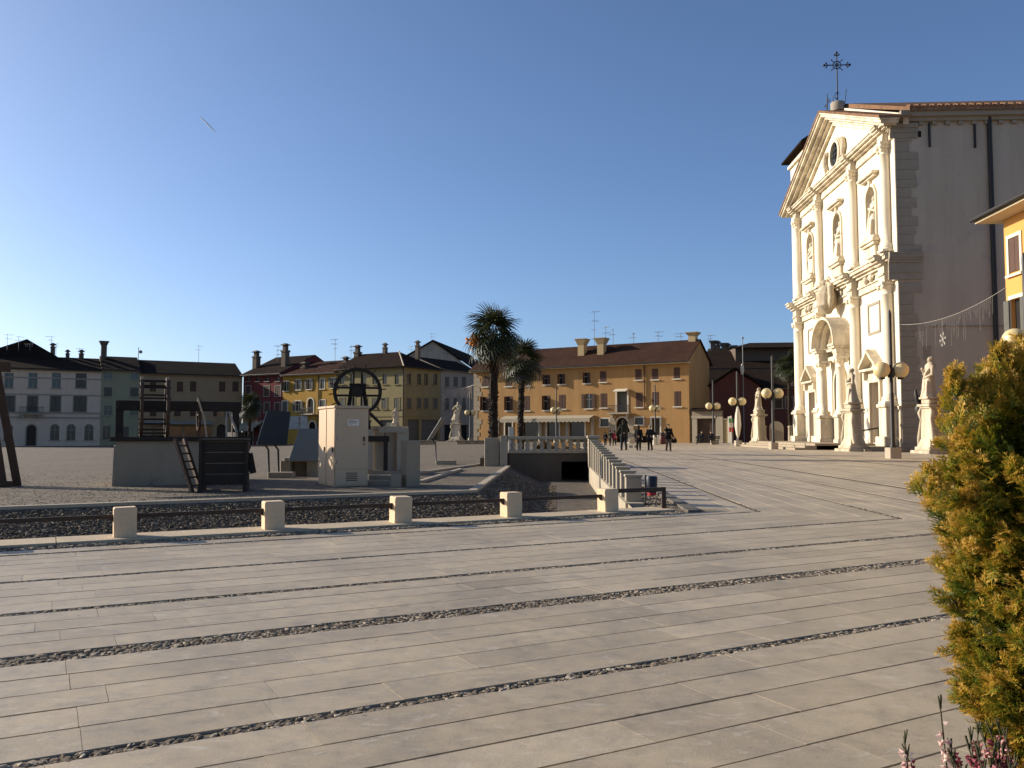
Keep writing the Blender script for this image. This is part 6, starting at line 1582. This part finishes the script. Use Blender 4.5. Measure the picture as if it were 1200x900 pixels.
def fan(rng, r, droop):
    """one fan leaf in local coords: stalk along +x, blade of split leaflets"""
    V, F, T = [], [], []
    n = 20
    for k in range(n):
        a = (k / (n - 1) - .5) * R(250)
        L_ = r * (1 - .28 * (abs(a) / R(125)) ** 2) * rng.uniform(.9, 1.05)
        dx, dy = math.cos(a), math.sin(a); w = .023 * r / .6
        pts = []
        for f, ww in ((.08, .35), (.45, 1.0), (.8, .7), (1.0, .08)):
            z = .06 * r * math.sin(f * 2.2) - droop * r * f ** 2.6 * (1 + .4 * abs(math.sin(a)))
            pts.append((Vector((dx * L_ * f, dy * L_ * f, z)), w * ww))
        base = len(V); sd_ = Vector((-dy, dx, 0))
        for p, ww in pts: V += [p - sd_ * ww, p + sd_ * ww]
        F += [(base + 2*i, base + 2*i + 1, base + 2*i + 3, base + 2*i + 2) for i in range(3)]
        t = rng.uniform(.25, .9); T += [t] * 8
    return V, F, T
def palm(loc, H, r, trunk_r, n, label, seed, lean=(0, 0), fruit=False):
    rng = random.Random(seed)
    e = empty('palm_tree', loc, rng.uniform(0, 6), label, 'palm tree', 'fan palms round the square')
    th = H - r * .95
    ax = lambda z: Vector((lean[0] * (z / th) ** 2, lean[1] * (z / th) ** 2, z))
    m = MB(); seg = 22; nn = 14; vs = []
    for i in range(seg + 1):
        f = i / seg; c = ax(f * th)
        for j in range(nn):
            t = 2 * math.pi * j / nn; rr = trunk_r * (1.08 - .18 * f + .22 * max(0, f - .72)) * (1 + rng.uniform(-.16, .16)); vs.append(c + Vector((rr * math.cos(t), rr * math.sin(t), rng.uniform(-.05, .05))))
    m.add(vs, [(i*nn+j, i*nn+(j+1)%nn, (i+1)*nn+(j+1)%nn, (i+1)*nn+j) for i in range(seg) for j in range(nn)], False)
    for k in range(150):                                   # old leaf bases
        z = rng.uniform(.1, .99) * th; t = rng.uniform(0, 6.3); c = ax(z); d = Vector((math.cos(t), math.sin(t), 0)); q = c + d * trunk_r * .85
        m.bar(q, q + d * trunk_r * rng.uniform(.25, .5) + Vector((0, 0, rng.uniform(.06, .16))), .07 * trunk_r / .2, .03)
    m.build('trunk', PALMBARK, e)
    V, F, T = [], [], []; top = ax(th)
    for k in range(n):
        f = k / n; az = k * 2.39996 + rng.uniform(-.2, .2)
        el = R(82) - R(118) * f ** .85 + rng.uniform(-.12, .12)
        dead = f > .88
        d = Vector((math.cos(az) * math.cos(el), math.sin(az) * math.cos(el), math.sin(el)))
        sl = r * rng.uniform(.42, .62) * (1 if f < .8 else .8); s0 = top + Vector((0, 0, .10 - .35 * f * r)); s1 = s0 + d * sl + Vector((0, 0, -.10 * r * (1 - abs(d.z))))
        # stalk
        base = len(V); x = d.cross(Vector((0, 0, 1))).normalized() if abs(d.z) < .98 else Vector((1, 0, 0)); up = x.cross(d).normalized()
        for p, w in ((s0, .022), (s1, .012)): V += [p - x*w, p + x*w, p + up*w]
        F += [(base, base+1, base+4, base+3), (base+1, base+2, base+5, base+4), (base+2, base, base+3, base+5)]; T += [.5 if not dead else .05] * 6
        fv, ff, ft = fan(rng, r * rng.uniform(.60, .80), rng.uniform(.10, .50) + (.4 if dead else 0))
        d2 = (d + Vector((0, 0, -.35 - .3 * f))).normalized(); x2 = d2.cross(Vector((0, 0, 1))).normalized() if abs(d2.z) < .98 else x; up2 = x2.cross(d2).normalized()
        tw = rng.uniform(-.5, .5); x3 = x2 * math.cos(tw) + up2 * math.sin(tw); up3 = up2 * math.cos(tw) - x2 * math.sin(tw)
        base = len(V)
        for p in fv: V.append(s1 + d2 * p.x + x3 * p.y + up3 * p.z)
        F += [tuple(i + base for i in q) for q in ff]; T += [(t if not dead else t * .2) for t in ft]
    me = bpy.data.meshes.new('crown'); me.from_pydata(V, [], F); me.attributes.new('tone', 'FLOAT', 'POINT').data.foreach_set('value', T)
    link(me, 'crown', PALMLEAF, e)
    if fruit:
        m = MB(); fr = surf('orange_palm_fruit', (.55, .20, .03), .7, .3, 8, 40, .3, .02)
        for cx in (1,):
            c = Vector((-.95, -.3, th - .35)); c = Matrix.Rotation(-e.rotation_euler.z, 3, 'Z') @ c
            for k in range(60): d = Vector((rng.gauss(0, .16), rng.gauss(0, .14), rng.gauss(0, .15))); m.ball(c + d, .06, 6, 4)
            m.path([Vector((0, 0, th)), c * .6 + Vector((0, 0, th * .4 + .1)), c], .025, 5)
        m.build('fruit_cluster', fr, e)
    return e
g = G(578, 536); palm((g.x, g.y, -.05), 7.25, 1.35, .21, 44, 'tall fan palm with orange fruit cluster at the bridge end', 21, (0, 0), True)
p = P(610, 515, 50); palm((p.x, p.y, 0), 6.6, 1.3, .17, 38, 'shorter fan palm just right of and behind the tallest palm', 22, (.15, 0))
p = P(292, 515, 86); palm((p.x, p.y, ground_z(p.x, p.y)), 5.6, 1.35, .16, 44, 'small fan palm across the square before the red house', 23)
p = P(926, 515, 100); palm((p.x, p.y, 0), 10.6, 1.7, .2, 44, 'fan palm peeping out behind the church front', 24)

# conifer in a pot beside us
def spray_variants(rng, n=6):
    out = []
    for k in range(n):
        V, F, T = [], [], []
        def strip(p0, d, L_, w, t0, t1, bend):
            base = len(V); sd_ = Vector((-d.y, d.x, 0)) ; 
            for f, ww in ((0, .8), (.5, 1.0), (1.0, .25)):
                c = p0 + d * (L_ * f) + Vector((0, 0, bend * f * f)); V.extend([c - sd_ * w * ww, c + sd_ * w * ww]); T.extend([t0 + (t1 - t0) * f] * 2)
            F.extend([(base, base+1, base+3, base+2), (base+2, base+3, base+5, base+4)])
        strip(Vector((0, 0, 0)), Vector((1, 0, 0)), 1.0, .035, .0, .8, .12)
        m = rng.randint(5, 7)
        for i in range(m):
            f = .12 + .72 * i / m; s = 1 if i % 2 else -1; a = s * rng.uniform(.55, .85); L_ = (.55 - .38 * f) * rng.uniform(.85, 1.2)
            d = Vector((math.cos(a), math.sin(a), 0)); p0 = Vector((f, 0, .12 * f * f)); strip(p0, d, L_, .032, .1 + f * .5, .55 + .45 * f, rng.uniform(-.08, .16))
            for s2 in (1, -1):
                a2 = a + s2 * rng.uniform(.4, .7); strip(p0 + d * L_ * .45, Vector((math.cos(a2), math.sin(a2), 0)), L_ * .5, .028, .3 + f * .5, .7 + .3 * f, rng.uniform(-.05, .1))
        out.append((np.array([tuple(v) for v in V]), np.array(F), np.array(T)))
    return out
def bush(center, prof, n, name_mat, rng, wob):
    """sprays on and under an uneven envelope; prof: (height, radius)"""
    vr = spray_variants(rng, 7)
    hs = np.array([p[0] for p in prof]); rs_ = np.array([p[1] for p in prof])
    Vs, Fs, Ts = [], [], []; off = 0
    # branch tufts: the crown is made of many short leafy branches with dark gaps between
    tufts = []
    for k in range(wob):
        h = hs[0] + .03 + (hs[-1] - hs[0] - .05) * rng.random() ** .85; az = rng.uniform(0, 6.283); r_ = float(np.interp(h, hs, rs_))
        d = Vector((math.cos(az), math.sin(az), rng.uniform(-.05, .75))).normalized()
        L_ = rng.uniform(.08, .15); tip = Vector((r_ * math.cos(az), r_ * math.sin(az), h)) * 1.0 + Vector((d.x, d.y, d.z * .6)) * rng.choice((0, .0, .004, .008, .012, .03)) 
        tufts.append((tip - d * L_, d, L_, rng.uniform(0, 1)))
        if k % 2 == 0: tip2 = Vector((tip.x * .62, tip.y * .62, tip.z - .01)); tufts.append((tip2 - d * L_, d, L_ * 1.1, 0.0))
    for (root, d, L_, hue) in tufts:
        e1 = d.cross(Vector((0, 0, 1))).normalized(); e2 = e1.cross(d)
        for i in range(n):
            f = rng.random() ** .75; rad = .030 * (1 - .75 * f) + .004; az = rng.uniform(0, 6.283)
            pos = root + d * (L_ * f) + (e1 * math.cos(az) + e2 * math.sin(az)) * rad * rng.random() ** .5
            out = (d * 1.0 + (e1 * math.cos(az) + e2 * math.sin(az)) * .75 + Vector((rng.gauss(0, .2), rng.gauss(0, .2), rng.gauss(.05, .2)))).normalized()
            l2 = rng.uniform(.026, .052); ref = Vector((rng.gauss(0, .7), rng.gauss(0, .7), 1)).normalized(); y = ref.cross(out).normalized(); z = out.cross(y)
            bv, bf, bt = vr[rng.randrange(len(vr))]
            Mx = np.array([[out.x, y.x, z.x], [out.y, y.y, z.y], [out.z, y.z, z.z]]) * l2
            Vs.append(bv @ Mx.T + np.array(pos) - np.array(out) * l2 * .4); Fs.append(bf + off); off += len(bv)
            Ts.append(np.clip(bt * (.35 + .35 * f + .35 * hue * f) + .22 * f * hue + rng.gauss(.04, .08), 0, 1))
    for (cx, cy, h0, h1, cnt) in PLUMES:                # upright leader shoots at the top
        for k in range(cnt):
            f = rng.random(); h = h0 + (h1 - h0) * f; rr = .030 * (1 - f) + .006; az = rng.uniform(0, 6.283)
            pos = Vector((cx + rr * math.cos(az), cy + rr * math.sin(az), h)); out = Vector((math.cos(az) * .55, math.sin(az) * .55, .9 + rng.uniform(-.2, .3))).normalized(); L_ = rng.uniform(.030, .05)
            ref = Vector((rng.gauss(0, .6), rng.gauss(0, .6), .4)).normalized(); y = ref.cross(out).normalized(); z = out.cross(y)
            bv, bf, bt = vr[rng.randrange(len(vr))]; Mx = np.array([[out.x, y.x, z.x], [out.y, y.y, z.y], [out.z, y.z, z.z]]) * L_
            Vs.append(bv @ Mx.T + np.array(pos) - np.array(out) * L_ * .5); Fs.append(bf + off); off += len(bv); Ts.append(np.clip(bt * .75 + .22 + rng.gauss(0, .08), 0, 1))
    me = np_mesh('foliage', np.vstack(Vs), np.vstack(Fs), np.concatenate(Ts))
    return me
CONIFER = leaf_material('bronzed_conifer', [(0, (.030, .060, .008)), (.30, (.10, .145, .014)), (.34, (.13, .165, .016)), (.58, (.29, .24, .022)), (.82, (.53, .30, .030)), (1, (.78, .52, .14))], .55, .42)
rb = random.Random(77)
PLUMES = []
for px_, y0_, y1_, cnt in ((1122, 500, 432, 90), (1174, 470, 404, 90), (1196, 470, 412, 80), (1150, 480, 440, 60), (1088, 575, 548, 40), (1213, 470, 400, 80), (1235, 460, 390, 80)):
    a_, b_ = P(px_, y0_, 1.86), P(px_, y1_, 1.86); PLUMES.append((a_.x - 1.25, 1.86 - 1.95, a_.z, b_.z, cnt))
prof = [(.26, .09), (.36, .12), (.44, .155), (.55, .205), (.68, .230), (.78, .235), (.90, .245), (1.0, .270), (1.05, .260), (1.13, .215), (1.20, .185), (1.27, .150), (1.33, .09), (1.37, .03)]
BX, BY = 1.25, 1.95
e = empty('conifer_bush', (BX, BY, 0), 0, 'bronze and green dwarf conifer bush close up at the right edge', 'bush')
link(bush(None, prof, 28, None, rb, 950), 'foliage', CONIFER, e)
m_ = MB(); m_.path([(0, 0, .20), (.01, 0, .7), (0, .01, 1.25)], [.03, .022, .006], 8)
for k in range(40):
    h = .42 + k * .021; a = k * 2.4; r_ = float(np.interp(h, [p[0] for p in prof], [p[1] for p in prof])); m_.path([(0, 0, h - .05), (r_*.5*math.cos(a), r_*.5*math.sin(a), h), (r_*.85*math.cos(a), r_*.85*math.sin(a), h + .06)], [.008, .006, .003], 5)
m_.build('stem', 'woodbrown', e)
pot = empty('planter_tub', (BX, BY, 0), 0, 'round terracotta planter tub under the conifer bush', 'planter')
POT = surf('terracotta', (.30, .13, .07), .8, .2, 4, 30, .2, .01)
MB().lathe(0, 0, [(.13, 0), (.18, .20), (.20, .21), (.205, .26), (.19, .26), (.18, .23)], 28).build('tub', POT, pot); MB().lathe(0, 0, [(.18, .20), (.17, .235)], 24).build('soil', 'bed', pot)
# second conifer behind, filling the right edge
# heather spikes
HEATHER = leaf_material('heather_flower', [(0, (.10, .012, .020)), (.4, (.34, .07, .09)), (.75, (.60, .30, .27)), (1, (.78, .60, .50))], .7, .3)
HSTEM = surf('heather_stem', (.05, .05, .025), .8, .2, 5, 20, 0)
hx, hy = .945, 1.72
e = empty('heather_plant', (hx, hy, .34), 0, 'pink and dark red flowering heather below the conifer bush', 'plant')
rh = random.Random(5); V, F, T = [], [], []; st = MB()
for k in range(46):
    bx, by = rh.gauss(.07, .07), rh.gauss(.03, .06); L_ = rh.uniform(.12, .20); ln = Vector((rh.gauss(-.02, .18), rh.gauss(0, .15), 1)).normalized()
    if k == 0: bx, by, L_, ln = -.135, .0, .215, Vector((-.10, 0, 1)).normalized()
    if k == 1: bx, by, L_, ln = -.055, .02, .275, Vector((-.08, 0, 1)).normalized()
    p0 = Vector((bx, by, -.16)); p1 = p0 + ln * (L_ + .16); st.path([p0, p1], [.0025, .0015], 4)
    tone = rh.uniform(.55, 1.0) if (k < 2 or rh.random() < .4) else rh.uniform(.0, .35)
    for j in range(int(L_ / .0032)):
        f = rh.random() * .86; c = p0 + ln * (.16 + L_ * f); a = rh.uniform(0, 6.3); d = Vector((math.cos(a), math.sin(a), rh.uniform(-.2, .7))).normalized()
        s = rh.uniform(.005, .009); c = c + d * .006; x = d; y = d.cross(Vector((0, 0, 1))).normalized(); z = x.cross(y); b0 = len(V)
        V += [c - y*s*.5 - z*s*.5, c + y*s*.5 - z*s*.5, c + y*s*.5 + z*s*.5, c - y*s*.5 + z*s*.5, c + x*s*1.3]
        F += [(b0, b0+1, b0+4), (b0+1, b0+2, b0+4), (b0+2, b0+3, b0+4), (b0+3, b0, b0+4)]; T += [min(1, max(0, tone + rh.gauss(0, .12)))] * 5
    for j in range(4):
        a = rh.uniform(0, 6.3); st.path([p1 - ln*.012, p1 + Vector((math.cos(a)*.007, math.sin(a)*.007, .014))], [.0025, .0012], 4)
me = bpy.data.meshes.new('flowers'); me.from_pydata(V, [], F); me.attributes.new('tone', 'FLOAT', 'POINT').data.foreach_set('value', T); tag(link(me, 'flowers', HEATHER, e), kind='stuff'); tag(st.build('stems', HSTEM, e), kind='stuff')
tp = empty('heather_pot', (hx + .06, hy + .02, 0), 0, 'low clay pot holding the heather beside the planter tub', 'planter')
MB().lathe(0, 0, [(.10, 0), (.13, .15), (.15, .16), (.15, .20), (.13, .20), (.12, .17)], 22).build('tub', POT, tp); MB().lathe(0, 0, [(.12, .13), (.11, .18)], 18).build('soil', 'bed', tp)
